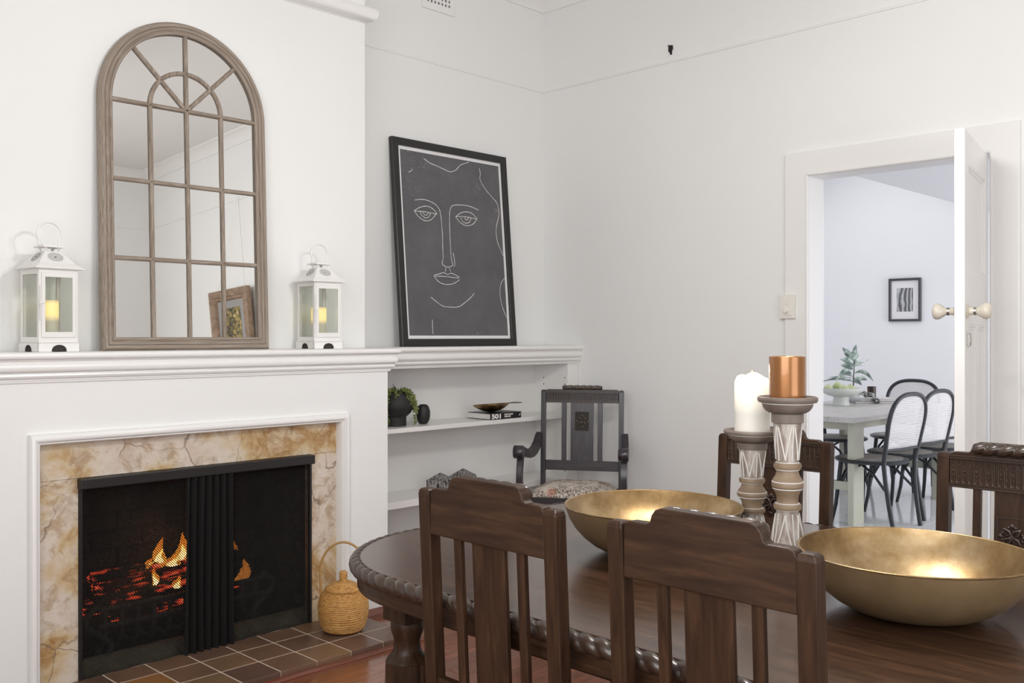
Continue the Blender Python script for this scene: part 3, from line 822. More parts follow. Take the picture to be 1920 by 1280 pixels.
flame(1.845, 3.93, 0.325, 0.135, 0.027, 0.05, 'tallest yellow flame in the middle of the fire')
flame(1.950, 3.95, 0.325, 0.135, 0.028, 0.12, 'orange flame beside the gathered folds of the mesh')
flame(1.90, 3.93, 0.325, 0.055, 0.045, 0.1, 'low broad yellow flame joining the two tall ones')
flame(1.775, 3.92, 0.330, 0.050, 0.024, 0.9, 'small flame licking left from the top log')
flame(1.80, 3.87, 0.275, 0.075, 0.014, -0.1, 'thin flame in front of the top log')
flame(1.89, 3.86, 0.245, 0.055, 0.020, 0.1, 'small bright flame low over the front bar')
flame(1.965, 3.86, 0.255, 0.05, 0.018, 0.2, 'small flame low beside the mesh folds')
flame(2.262, 4.0, 0.185, 0.21, 0.052, -0.30, 'dim orange flame behind the black stump', True)
bulb('fire_glow', (1.90, 3.86, 0.42), 0.45, (1.0, 0.42, 0.12), 0.06)
# ------------------------------------------------------------------ arched mirror on the mantelpiece
XI0, XI1, ZB, ZS = 1.583, 2.215, 1.3145, 2.268
mx_ = (XI0 + XI1) / 2; HWI = (XI1 - XI0) / 2; FW = 0.054
base_z = ZB - 0.051
mi = thing('arched_mirror', 'tall arched window mirror with weathered grey-brown wooden frame', 'mirror', (mx_, 3.745, 1.2650), 0, rx=-0.036)
zb, zs = ZB - base_z, ZS - base_z
path = [(-HWI, zb), (HWI, zb), (HWI, zs)] + [(HWI * math.cos(a), zs + HWI * math.sin(a)) for a in [PI * i / 40 for i in range(1, 40)]] + [(-HWI, zs)]
# going counter-clockwise the left side is the inside, so offsets to the outside are negative
fp_ = [(0.0, -0.030), (0.0, -0.004), (-0.004, 0.0), (-0.010, 0.001), (-0.013, -0.004), (-0.017, -0.004), (-0.020, 0.002), (-0.028, 0.003), (-0.031, -0.001), (-0.034, 0.004), (-0.044, 0.005), (-0.047, 0.0), (-0.050, -0.002), (-FW, -0.010), (-FW, -0.030)]
MB().sweep2(path, fp_, lambda a, b, q: (a, -q, b), closed=True, profclosed=True).build('frame', WEATHER, mi, smooth=30)
MB().prism([(p[0] * 1.02, p[1] if i < 2 else zs + (p[1] - zs) * 1.02) for i, p in enumerate(path)], 0.026, 0.029, 'xz').build('backing', DARKHOLE, mi)
pane_y = 0.016
rows = [zb, zb + (zs - zb) / 3, zb + 2 * (zs - zb) / 3, zs]
cols = [-HWI, -HWI / 2, 0, HWI / 2, HWI]
for i in range(4):
    for j in range(3):
        MB().box(cols[i], cols[i + 1], pane_y, pane_y + 0.003, rows[j], rows[j + 1]).build('mirror_pane', MIRROR, mi)
RI = HWI / 2


def arcp(r, a0, a1, n=10): return [(r * math.cos(a0 + (a1 - a0) * i / n), zs + r * math.sin(a0 + (a1 - a0) * i / n)) for i in range(n + 1)]


for q in range(4):
    a0, a1 = q * PI / 4, (q + 1) * PI / 4
    MB().prism([(0, zs)] + arcp(RI, a0, a1), pane_y, pane_y + 0.003, 'xz').build('mirror_pane', MIRROR, mi)
    MB().prism(arcp(RI, a0, a1) + arcp(HWI, a1, a0), pane_y, pane_y + 0.003, 'xz').build('mirror_pane', MIRROR, mi)
bp = [(-0.0095, 0.0), (-0.0085, 0.006), (-0.004, 0.0105), (0.004, 0.0105), (0.0085, 0.006), (0.0095, 0.0)]


def glazing(p, q, m_):
    return MB().sweep2([p, q], bp, lambda a, b, h_: (a, 0.0155 - h_, b), profclosed=True).build('glazing_bar', m_, mi, smooth=30)


for i in (1, 2, 3): glazing((cols[i], zb), (cols[i], zs), WEATHERO)
glazing((0, zs), (0, zs + HWI), WEATHERO)
for j in (1, 2, 3): glazing((-HWI, rows[j]), (HWI, rows[j]), WEATHERX)
for s_ in (1, -1): glazing((0, zs), (s_ * HWI * math.cos(PI / 4), zs + HWI * math.sin(PI / 4)), WEATHERO)
MB().sweep2(arcp(RI, 0, PI, 28), bp, lambda a, b, h_: (a, 0.0155 - h_, b), profclosed=True).build('arched_glazing_bar', WEATHERO, mi, smooth=30)

# ------------------------------------------------------------------ lanterns with LED candles


def lantern(name, label, x, y, rz, group):
    t = thing(name, label, 'lantern', (x, y, 1.2635), rz, group)
    a = 0.0775; bz = 0.033; top = 0.303
    arch = [(-0.028, 0), (-0.027, 0.010), (-0.021, 0.0185), (-0.011, 0.0235), (0, 0.025), (0.011, 0.0235), (0.021, 0.0185), (0.027, 0.010), (0.028, 0)]
    poly = [(-a, 0)] + arch + [(a, 0), (a, bz), (-a, bz)]
    m = MB()
    m.prism(poly, -a, -a + 0.003, 'xz').prism(poly, a - 0.003, a, 'xz').prism(poly, -a, -a + 0.003, 'yz').prism(poly, a - 0.003, a, 'yz')
    m.box(-a, a, -a, a, bz - 0.002, bz + 0.0015)
    m.build('base', WHITEMETAL, t)
    MB().box(-a + 0.004, a - 0.004, -a + 0.006, -a + 0.0075, 0.0005, bz - 0.003).box(-a + 0.006, -a + 0.0075, -a + 0.008, a - 0.004, 0.0005, bz - 0.003).build('base_shadow', DARKHOLE, t)  # dark strips stand in for the shadow inside the arched base
    c = 0.0715; pw = 0.013
    m = MB()
    for sx in (-1, 1):
        for sy in (-1, 1):
            m2 = MB().box(*sorted((sx * c, sx * (c - pw))), *sorted((sy * c, sy * (c - pw))), bz + 0.0015, top)
            m2.build('corner_post', WHITEMETAL, t)
    for z0, z1 in ((bz + 0.0015, bz + 0.020), (top - 0.020, top)):
        for s_ in (-1, 1):
            m.box(-c + pw, c - pw, *sorted((s_ * c, s_ * (c - 0.006))), z0, z1)
            m.box(*sorted((s_ * c, s_ * (c - 0.006))), -c + pw, c - pw, z0, z1)
    m.build('body_rails', WHITEMETAL, t)
    # hinged front door with its own pane, and panes to the other sides
    d = MB(); dw = 0.063; y0 = -c - 0.005; y1 = -c - 0.0005
    d.box(-dw, -dw + 0.013, y0, y1, 0.052, 0.290).box(dw - 0.013, dw, y0, y1, 0.052, 0.290)
    d.box(-dw + 0.013, dw - 0.013, y0, y1, 0.052, 0.072).box(-dw + 0.013, dw - 0.013, y0, y1, 0.272, 0.290)
    dr = d.build('lantern_door', WHITEMETAL, t, bevel=0.0008, seg=1)
    MB().box(-dw + 0.011, dw - 0.011, -c - 0.0035, -c - 0.0015, 0.070, 0.274).build('glass_pane', GLASS, dr)
    for pl in ((-c + 0.003, -c + 0.005, -c + pw, c - pw), (c - 0.005, c - 0.003, -c + pw, c - pw), (-c + pw, c - pw, c - 0.005, c - 0.003)):
        MB().box(*pl, bz + 0.02, top - 0.02).build('glass_pane', GLASS, t)
    MB().tube([(-dw - 0.004, y0, 0.115), (-dw - 0.004, y0, 0.242)], 0.0022, 8).tube([(-dw - 0.004, y0 - 0.001, 0.170), (-dw - 0.004, y0 - 0.001, 0.186)], 0.0036, 8).tube([(-dw - 0.016, y0 - 0.004, 0.176), (-dw + 0.004, y0 - 0.004, 0.176)], 0.0022, 8).build('latch', WHITEMETAL, t)
    # roof: flat eave, pyramid, pierced rosettes
    e = 0.0905; r0, r1, z0, z1 = 0.086, 0.030, top + 0.0045, 0.370
    m = MB().box(-e, e, -e, e, top, top + 0.004)
    sq = lambda h_, z: [(-h_, -h_, z), (h_, -h_, z), (h_, h_, z), (-h_, h_, z)]
    m.loft([sq(r0, z0 - 0.001), sq(0.066, z0 + 0.017), sq(r1, z1)])
    m.build('roof', WHITEMETAL, t)
    pm = MB(); tl = math.atan2(z1 - z0 - 0.017, 0.066 - r1); sl = math.hypot(z1 - z0 - 0.017, 0.066 - r1)
    for (fx, fy) in ((0, -1), (-1, 0)):
        tx = Vector((-fy, fx, 0)); up = Vector((-fx * math.cos(tl), -fy * math.cos(tl), math.sin(tl)))
        nrm = Vector((fx * math.sin(tl), fy * math.sin(tl), math.cos(tl)))
        c0 = Vector((fx * 0.048, fy * 0.048, (z0 + 0.017 + z1) / 2)) + nrm * 0.0007
        pm.disc(c0, tx, up, 0.006, 0.0035, 8)
        for rr, nn, dr_ in ((0.011, 10, 0.0016), (0.0165, 16, 0.0017), (0.022, 22, 0.0017), (0.027, 28, 0.0014)):
            for q in range(nn):
                an = 2 * PI * q / nn
                pm.disc(c0 + tx * (rr * math.cos(an)) + up * (0.75 * rr * math.sin(an)), tx, up, dr_, dr_, 6)
    tag(pm.build('pierced_rosettes', DARKHOLE, t), 'dark pierced holes in the roof', kind='stuff')
    for sx in (-1, 1):
        for sy in (-1, 1):
            MB().bar((sx * 0.018, sy * 0.018, 0.368), (sx * 0.027, sy * 0.027, 0.386), 0.010, 0.004).build('neck_strut', WHITEMETAL, t)
    MB().box(-0.040, 0.040, -0.040, 0.040, 0.384, 0.391).build('cap_plate', WHITEMETAL, t, bevel=0.001, seg=1)
    pts = [(-0.036, 0, 0.390), (-0.038, 0, 0.400)] + [(0.045 * math.cos(q), 0, 0.437 + 0.042 * math.sin(q)) for q in [math.radians(218 - 256 * i / 24) for i in range(25)]] + [(0.038, 0, 0.400), (0.036, 0, 0.390)]
    MB().tube(pts, 0.0042, 10).ball((-0.0365, 0, 0.396), 0.0062).ball((0.0365, 0, 0.396), 0.0062).build('ring_handle', WHITEMETAL, t, smooth=60)
    return t


lantern('lantern', 'white metal candle lantern at the left of the arched mirror', 1.313, 3.70, math.radians(6), 'white lanterns on the mantelpiece')
lantern('lantern', 'white metal candle lantern at the right of the arched mirror', 2.500, 3.70, math.radians(-2), 'white lanterns on the mantelpiece')
for x, w_ in ((1.312, 'left'), (2.500, 'right')):
    c = MB().lathe([(0, 0), (0.034, 0.0), (0.035, 0.003), (0.035, 0.150), (0.033, 0.155), (0.028, 0.154), (0.02, 0.149), (0, 0.148)], n=28).build('candle', LEDWAX, None, smooth=40)
    c.location = (x, 3.705, 1.2985)
    tag(c, 'glowing cream pillar candle inside the lantern %s of the mirror' % w_, 'candle', 'candles in the lanterns')

# ------------------------------------------------------------------ framed chalk drawing leaning in the alcove
pw_, ph_, fw_ = 0.885, 1.156, 0.042
ap = thing('framed_drawing', 'large black framed white line drawing of a face on charcoal', 'picture', (3.688, 4.016, 1.2635), 0, rx=-math.atan(0.095 / 1.153))
MB().sweep2([(-pw_ / 2, 0), (pw_ / 2, 0), (pw_ / 2, ph_), (-pw_ / 2, ph_)], [(0, 0.026), (0, 0.0), (0.003, -0.002), (fw_ - 0.003, -0.002), (fw_, 0.0), (fw_, 0.026)], lambda a, b, q: (a, q, b), closed=True, profclosed=True).build('frame', FRAMEBLK, ap)
MB().box(-pw_ / 2 + 0.03, pw_ / 2 - 0.03, 0.012, 0.018, 0.03, ph_ - 0.03).build('mount', PAPER, ap)
bo = 0.019
PWI, PHI = pw_ / 2 - fw_ - bo, (ph_ - 2 * fw_ - 2 * bo)
MB().box(-PWI, PWI, 0.0112, 0.013, fw_ + bo, ph_ - fw_ - bo).build('charcoal_print', PRINT, ap)
CHALK = [[(-0.295,0.24),(-0.252,0.248),(-0.205,0.248),(-0.158,0.236),(-0.127,0.218),(-0.112,0.193),(-0.106,0.157),(-0.103,0.072),(-0.106,-0.013),(-0.108,-0.077),(-0.117,-0.107),(-0.098,-0.121),(-0.071,-0.125),(-0.042,-0.116),(-0.033,-0.107)],[(-0.033,-0.11),(-0.044,-0.084),(-0.046,-0.02),(-0.045,0.076),(-0.041,0.162),(-0.033,0.211),(-0.01,0.237),(0.048,0.246),(0.121,0.246),(0.195,0.23)],[(-0.028,-0.04),(-0.022,-0.077),(-0.02,-0.109),(-0.028,-0.12)],[(-0.303,0.178),(-0.268,0.199),(-0.22,0.213),(-0.18,0.209),(-0.147,0.19),(-0.137,0.175)],[(-0.303,0.178),(-0.278,0.152),(-0.246,0.134),(-0.216,0.129),(-0.178,0.142),(-0.144,0.174)],[(-0.303,0.178),(-0.223,0.18),(-0.134,0.175)],[(-0.259,0.178),(-0.251,0.159),(-0.225,0.146),(-0.2,0.153),(-0.182,0.179)],[(-0.24,0.178),(-0.233,0.166),(-0.22,0.161),(-0.206,0.169),(-0.198,0.178)],[(0.007,0.172),(0.045,0.197),(0.092,0.21),(0.14,0.204),(0.179,0.174)],[(0.007,0.172),(0.034,0.147),(0.069,0.131),(0.098,0.128),(0.143,0.142),(0.179,0.176)],[(0.007,0.174),(0.087,0.18),(0.179,0.174)],[(0.047,0.173),(0.059,0.152),(0.087,0.142),(0.115,0.152),(0.131,0.178)],[(0.077,0.176),(0.083,0.165),(0.093,0.161),(0.104,0.17),(0.111,0.179)],[(-0.089,-0.129),(-0.098,-0.153)],[(-0.064,-0.128),(-0.055,-0.151)],[(-0.185,-0.178),(-0.15,-0.169),(-0.115,-0.16),(-0.094,-0.163),(-0.078,-0.169),(-0.055,-0.159),(-0.024,-0.166),(0.011,-0.181)],[(-0.185,-0.184),(-0.137,-0.18),(-0.081,-0.181),(-0.039,-0.183),(0.003,-0.186)],[(-0.179,-0.188),(-0.153,-0.211),(-0.119,-0.223),(-0.082,-0.226),(-0.034,-0.217),(0.01,-0.194)],[(-0.214,-0.302),(-0.174,-0.327),(-0.128,-0.35),(-0.065,-0.355),(-0.008,-0.351),(0.037,-0.329),(0.082,-0.302),(0.121,-0.27)],[(-0.212,-0.428),(-0.215,-0.468),(-0.214,-0.509)],[(-0.212,0.486),(-0.17,0.466),(-0.122,0.456),(-0.067,0.444),(-0.018,0.434),(0.026,0.448),(0.065,0.482),(0.102,0.498),(0.137,0.51)],[(-0.329,0.393),(-0.309,0.403),(-0.299,0.415)],[(0.221,0.486),(0.226,0.453),(0.221,0.419),(0.244,0.382),(0.279,0.347),(0.323,0.313),(0.353,0.287),(0.365,0.243),(0.362,0.209),(0.339,0.151),(0.331,0.105),(0.338,0.05),(0.362,0.001),(0.382,-0.032)],[(0.381,-0.167),(0.346,-0.207),(0.334,-0.264),(0.341,-0.319),(0.358,-0.369),(0.381,-0.41)]]
m = MB(); zc = ph_ / 2


def smoothline(p):
    if len(p) < 3: return p
    o = []
    for i in range(len(p) - 1):
        p0, p1, p2, p3 = p[max(i - 1, 0)], p[i], p[i + 1], p[min(i + 2, len(p) - 1)]
        for k in range(4):
            t = k / 4
            o.append(tuple(0.5 * ((2 * p1[c]) + (-p0[c] + p2[c]) * t + (2 * p0[c] - 5 * p1[c] + 4 * p2[c] - p3[c]) * t * t + (-p0[c] + 3 * p1[c] - 3 * p2[c] + p3[c]) * t ** 3) for c in (0, 1)))
    o.append(p[-1]); return o


for ln in CHALK:
    ln = smoothline(ln); L_ = []; R_ = []
    for i in range(len(ln)):
        a = Vector(ln[max(i - 1, 0)]); b = Vector(ln[min(i + 1, len(ln) - 1)]); d = (b - a).normalized() if (b - a).length > 0 else Vector((1, 0))
        n = Vector((-d.y, d.x)) * random.uniform(0.0011, 0.0019); p = Vector(ln[i])
        sx, sz = PWI / 0.3825, PHI / 1.035
        L_.append(((p.x + n.x) * sx, 0.0108, zc + (p.y + n.y) * sz)); R_.append(((p.x - n.x) * sx, 0.0108, zc + (p.y - n.y) * sz))
    b0_ = len(L_)
    m.add(L_ + R_, [(i, i + 1, b0_ + i + 1, b0_ + i) for i in range(b0_ - 1)])
# dry chalk specks where the paint has rubbed off
for (cx, cz, sp, n) in ((-0.33, 0.47, 0.035, 40), (-0.22, 0.455, 0.035, 60), (-0.33, 0.29, 0.04, 30), (0.19, 0.36, 0.02, 40), (0.35, 0.24, 0.012, 30), (0.12, -0.50, 0.025, 25), (-0.08, 0.29, 0.05, 25)):
    for _ in range(n):
        x = max(-PWI + 0.01, min(PWI - 0.01, random.gauss(cx, sp))); z = max(-0.51, min(0.51, random.gauss(cz, sp)))
        m.disc((x, 0.0108, zc + z), (1, 0, 0), (0, 0, 1), random.uniform(0.0006, 0.0016), random.uniform(0.0006, 0.0014), 5)
m.build('chalk_lines', CHALKM, ap, recalc=False)

# ------------------------------------------------------------------ gilt picture on the right-hand wall, seen only in the mirror
gp = thing('gilt_picture', 'gilt framed picture hanging on wires, reflected in the arched mirror', 'picture', (XR - 0.012, -0.455, 1.36), -PI / 2)
gp.rotation_euler = (0.06, 0, -PI / 2)
gw, gh = 0.68, 0.70
MB().sweep2([(-gw / 2, 0), (gw / 2, 0), (gw / 2, gh), (-gw / 2, gh)], [(0, 0), (0, 0.045), (0.02, 0.06), (0.05, 0.05), (0.07, 0.03), (0.09, 0.035), (0.10, 0.02), (0.10, 0)], lambda a, b, q: (a, -q, b), closed=True, profclosed=True).build('frame', GILT, gp, smooth=30)
MB().box(-gw / 2 + 0.08, gw / 2 - 0.08, -0.016, -0.006, 0.08, gh - 0.08).build('mount', mat('grey_mount', (0.30, 0.29, 0.28), 0.7), gp)
MB().box(-0.16, 0.16, -0.020, -0.015, 0.17, 0.53).build('painting', GILTPIC, gp)
m = MB()
for s_ in (-1, 1):
    m.tube([(s_ * 0.25, 0.0, gh - 0.03), (s_ * 0.012 - 0.14, 0.075, 1.55)], 0.0012, 5)
m.build('hanging_wire', CHROME, gp)

# ------------------------------------------------------------------ ornaments on the alcove shelves
pp = thing('planter', 'black round footed planter trailing string-of-beads foliage on the shelf', 'planter', (3.168, 3.985, 0.8455))
MB().lathe([(0, 0), (0.060, 0), (0.060, 0.046), (0.066, 0.052), (0.082, 0.066), (0.094, 0.088), (0.0965, 0.108), (0.092, 0.134), (0.082, 0.155), (0.076, 0.168), (0.076, 0.174), (0.071, 0.174), (0.070, 0.165), (0.0, 0.155)], n=36).build('pot', POTBLK, pp, smooth=35)
rnd = random.Random(3)
strands = [(-52, 0.225, 0.012), (-66, 0.065, 0), (-40, 0.10, 0.004), (-24, 0.09, 0), (-2, 0.08, 0), (-78, 0.03, 0), (-150, 0.16, 0.0), (-160, 0.13, 0.0), (-125, 0.02, 0), (60, 0.08, 0), (-58, 0.10, 0.002), (110, 0.06, 0)]
for (deg, drop, off) in strands:
    an = math.radians(deg); m = MB(); path_ = []
    for i in range(60):
        s_ = i * 0.0065
        if s_ < 0.06: r_, z_ = 0.030 + s_ * 0.9, 0.172 + 0.022 * math.sin(s_ / 0.06 * PI)
        else:
            dz = s_ - 0.06
            if dz > drop: break
            r_ = 0.084 + 0.016 * min(1, dz / 0.05) + off + 0.004 * math.sin(dz * 40 + deg); z_ = 0.172 - dz
        aa = an + 0.05 * math.sin(s_ * 30 + deg)
        path_.append((r_ * math.cos(aa), r_ * math.sin(aa), z_))
    path_ = [p for p in path_ if p[2] > 0.006 or (p[1] < -0.137)]
    for p in path_:
        for _ in range(2):
            m.ball((p[0] + rnd.gauss(0, 0.005), p[1] + rnd.gauss(0, 0.005), p[2] + rnd.gauss(0, 0.002)), rnd.uniform(0.0038, 0.0058), 6, 4)
    m.tube(path_, 0.0012, 4)
    m.build('trailing_stem', BEAD, pp, smooth=80)
for (dx, dz, s_) in ((-0.045, 0.06, 1), (0.022, 0.05, -1), (-0.005, 0.03, 1)):
    MB().tube([(0.0, -0.02, 0.165), (dx * 0.5, -0.03, 0.165 + dz * 0.6), (dx, -0.035, 0.165 + dz)], [0.006, 0.005, 0.0006], 6, flat=0.35).build('spiky_leaf', SPIKE, pp, smooth=60)

vs_ = thing('vase', 'small round ribbed black vase beside the trailing planter', 'vase', (3.338, 3.955, 0.8455))
MB().lathe([(0, 0), (0.016, 0), (0.024, 0.004), (0.034, 0.022), (0.0375, 0.048), (0.0365, 0.072), (0.029, 0.094), (0.018, 0.104), (0.013, 0.105), (0.013, 0.100), (0.0, 0.098)], n=20, wob=lambda a, z: 1 + 0.012 * math.cos(10 * a)).build('vase_body', POTBLK, vs_, smooth=25)

bk = thing('book', 'thick black book lying flat on the alcove shelf under the dish', 'book', (3.752, 3.858, 0.8455))
MB().box(0.0, 0.25, 0.0, 0.0025, 0.0, 0.035).box(0.0, 0.25, 0.0025, 0.19, 0, 0.0025).box(0, 0.25, 0.0025, 0.19, 0.0325, 0.035).build('cover', BOOKBLK, bk)
MB().box(0.002, 0.248, 0.0027, 0.186, 0.0027, 0.0323).build('pages', PAGES, bk)


def lettering(name, txt, size, loc, rot, mat_, parent, ext=0.0003, align='LEFT', bold=0.0, sx=1.0):
    cu = bpy.data.curves.new(name, 'FONT'); cu.body = txt; cu.size = size; cu.align_x = align; cu.extrude = ext; cu.offset = bold
    o = bpy.data.objects.new(name, cu); COL.objects.link(o); o.location = loc; o.rotation_euler = rot
    cu.materials.append(mat_)
    bpy.context.view_layer.update()
    me = bpy.data.meshes.new_from_object(o.evaluated_get(bpy.context.evaluated_depsgraph_get()))
    mo = bpy.data.objects.new(name, me); COL.objects.link(mo); mo.location = loc; mo.rotation_euler = rot; mo.parent = parent; mo.scale = (sx, 1, 1)
    bpy.data.objects.remove(o); return mo


lettering('spine_number', '501', 0.0355, (0.009, -0.0004, 0.0055), (PI / 2, 0, 0), WHITEINK, bk, bold=0.0014, sx=1.55)
lettering('spine_title', 'MUST-KNOW', 0.0115, (0.112, -0.0004, 0.0205), (PI / 2, 0, 0), WHITEINK, bk, bold=0.0004)
lettering('spine_title', 'SPEECHES', 0.0115, (0.112, -0.0004, 0.0085), (PI / 2, 0, 0), WHITEINK, bk, bold=0.0004)
MB().prism([(0.232, 0.012), (0.236, 0.011), (0.244, 0.022), (0.241, 0.025), (0.237, 0.021)], -0.0006, -0.0001, 'xz').build('spine_emblem', WHITEINK, bk)

dish = thing('fish_dish', 'fish-shaped aged brass dish resting on the black book', 'dish', (3.895, 3.955, 0.8815), 0.02)
rings = []
for i in range(17):
    s_ = i / 16; x = -0.185 + 0.29 * s_
    hw = 0.052 * math.sin(PI * min(1, max(0.0, s_ * 0.97 + 0.02))) ** 0.8 + 0.002; dp = 0.042 * math.sin(PI * (s_ * 0.95 + 0.025)) ** 0.9 + 0.001
    zt = 0.045 - 0.003 * math.sin(PI * s_)
    ring = [(x, hw * math.cos(a), zt - dp * math.sin(a)) for a in [PI * k / 10 for k in range(11)]] + [(x, hw * 0.93 * math.cos(a), zt - (dp * 0.9) * math.sin(a)) for a in [PI * k / 10 for k in range(10, -1, -1)]]
    rings.append(ring)
MB().loft(rings).build('dish_body', BRASSD, dish, smooth=60)
MB().prism([(0.100, -0.006), (0.190, -0.030), (0.178, 0.0), (0.190, 0.030), (0.100, 0.006)], 0.041, 0.046, 'xy').build('tail_handle', BRASSD, dish, bevel=0.001, seg=1)
for v in dish.children:
    pass

for (x, y, sc, lab) in ((3.478, 3.975, 1.0, 'etched black and white ridged ornament on the low shelf nearer the fireplace'), (3.658, 3.985, 1.06, 'etched black and white ridged ornament on the low shelf nearer the corner')):
    t = thing('ornament', lab, 'ornament', (x, y, 0.4675), 0.15, 'pair of etched ornaments')
    w2, d2 = 0.062, 0.05
    MB().loft([[(-w2, -d2, 0), (w2, -d2, 0), (w2, d2, 0), (-w2, d2, 0)], [(-w2, -d2, 0.058 * sc), (w2, -d2, 0.058 * sc), (w2, d2, 0.058 * sc), (-w2, d2, 0.058 * sc)], [(-0.003, -0.003, 0.096 * sc), (0.003, -0.003, 0.096 * sc), (0.003, 0.003, 0.096 * sc), (-0.003, 0.003, 0.096 * sc)]]).build('etched_block', ETCH, t, bevel=0.002)

# ------------------------------------------------------------------ lidded straw basket on the hearth
bs = thing('basket', 'round lidded straw basket with hoop handle on the tiled hearth', 'basket', (2.452, 3.445, 0.031), 0.785)
prof = []
pts_r = [(0.0, 0.0), (0.070, 0.0), (0.086, 0.010), (0.099, 0.035), (0.107, 0.075), (0.109, 0.105), (0.106, 0.135), (0.097, 0.160), (0.084, 0.178), (0.078, 0.183)]
m = MB()
# coils: the wall steps in and out once per coil
coil = []
nco = 26
def interp(t):
    x = t * (len(pts_r) - 3) + 2; i = min(int(x), len(pts_r) - 2); f = x - i
    return (pts_r[i][0] + (pts_r[i + 1][0] - pts_r[i][0]) * f, pts_r[i][1] + (pts_r[i + 1][1] - pts_r[i][1]) * f)
for i in range(nco * 4 + 1):
    r_, z_ = interp(i / (nco * 4)); coil.append((r_ + 0.0022 * abs(math.sin(PI * i / 4)), z_))
m.lathe([(0, 0), (0.060, 0), (0.076, 0.003)] + coil + [(0.074, 0.184), (0.0, 0.182)], n=48).build('body', WICKER, bs, smooth=50)
lid = []
for i in range(37):
    s_ = i / 36; r_ = 0.080 * (1 - s_) + 0.016 * s_; z_ = 0.186 + 0.034 * (1 - (r_ / 0.082) ** 2); lid.append((r_, z_ + 0.0012 * abs(math.sin(PI * i / 4))))
lo = MB().lathe([(0.0, 0.184), (0.080, 0.184)] + lid + [(0.0, 0.222)], n=40).build('lid', WICKER, bs, smooth=50)
MB().lathe([(0.016, 0.218), (0.017, 0.226), (0.0155, 0.229), (0.0185, 0.236), (0.0165, 0.242), (0.019, 0.250), (0.017, 0.257), (0.010, 0.262), (0, 0.263)], n=20, cap=False).build('knob', WICKER, lo, smooth=50)
pts = [(-0.098, 0, 0.155)] + [(0.102 * math.cos(a), 0, 0.255 + 0.132 * math.sin(a)) for a in [PI - PI * i / 24 for i in range(25)]] + [(0.098, 0, 0.155)]
MB().tube(pts, 0.0052, 8).build('hoop_handle', WICKERR, bs, smooth=60)
bs.rotation_euler = (0, 0, -0.80)
# ------------------------------------------------------------------ dining table
TX0, TX1, TY0, TY1, TR = 1.378, 2.645, 0.07, 2.126, 0.38
tb = thing('dining_table', 'polished dark wood dining table with carved rope edge', 'table', (2.01, 1.10, 0))


def outline(off, n=14):
    r = TR + off; pts = []
    for (cx, cy, a0) in ((TX1 - TR, TY0 + TR, -PI / 2), (TX1 - TR, TY1 - TR, 0), (TX0 + TR, TY1 - TR, PI / 2), (TX0 + TR, TY0 + TR, PI)):
        for i in range(n + 1):
            a = a0 + PI / 2 * i / n; pts.append((cx - 2.01 + r * math.cos(a), cy - 1.10 + r * math.sin(a)))
    return pts


MB().prism(outline(-0.001), 0.738, 0.760, 'xy').build('tabletop', WTOP, tb, bevel=0.002)
MB().prism(outline(0.006), 0.688, 0.730, 'xy').build('under_board', WY, tb, bevel=0.003)
# carved rope moulding: lobes wind round the edge
ol = [Vector((x, y, 0.7430)) for x, y in outline(0.008)]
dense = []
for i in range(len(ol)):
    a, b = ol[i], ol[(i + 1) % len(ol)]; L_ = (b - a).length; n = max(1, int(L_ / 0.0040))
    dense += [a + (b - a) * (k / n) for k in range(n)]
rings = []; s_ = 0.0; N_ = len(dense); tot = sum((dense[(i + 1) % N_] - dense[i]).length for i in range(N_)); lobes = round(tot / 0.037)
for i in range(N_):
    t = (dense[(i + 1) % N_] - dense[i - 1]).normalized(); nrm = Vector((t.y, -t.x, 0)); ring = []
    for k in range(20):
        th = 2 * PI * k / 20
        ph = PI * lobes * s_ / tot + th * 1.0
        rr = 0.0185 * (0.66 + 0.38 * abs(math.sin(ph)) ** 0.5)
        ring.append(dense[i] + nrm * (rr * math.cos(th)) + Vector((0, 0, rr * math.sin(th))))
    rings.append(ring); s_ += (dense[(i + 1) % N_] - dense[i]).length
MB().loft(rings, True, True, False).build('rope_edge', WCARVE, tb, smooth=38)
ix0, ix1, iy0, iy1 = 1.525 - 2.01, 2.495 - 2.01, 0.30 - 1.10, 1.897 - 1.10
for n_, b in (('apron', (ix0, ix0 + 0.025, iy0, iy1)), ('apron', (ix1 - 0.025, ix1, iy0, iy1)), ('apron', (ix0, ix1, iy1 + 0.02, iy1 + 0.045)), ('apron', (ix0, ix1, iy0 - 0.045, iy0 - 0.02))):
    MB().box(b[0], b[1], b[2], b[3], 0.615, 0.688).build(n_, WY, tb, bevel=0.002, seg=1)
lprof = [(0.0, 0.59), (0.040, 0.59), (0.0425, 0.582), (0.0425, 0.572), (0.041, 0.560), (0.036, 0.548), (0.0335, 0.535), (0.0345, 0.522), (0.036, 0.514), (0.040, 0.505), (0.050, 0.494), (0.0555, 0.486)]
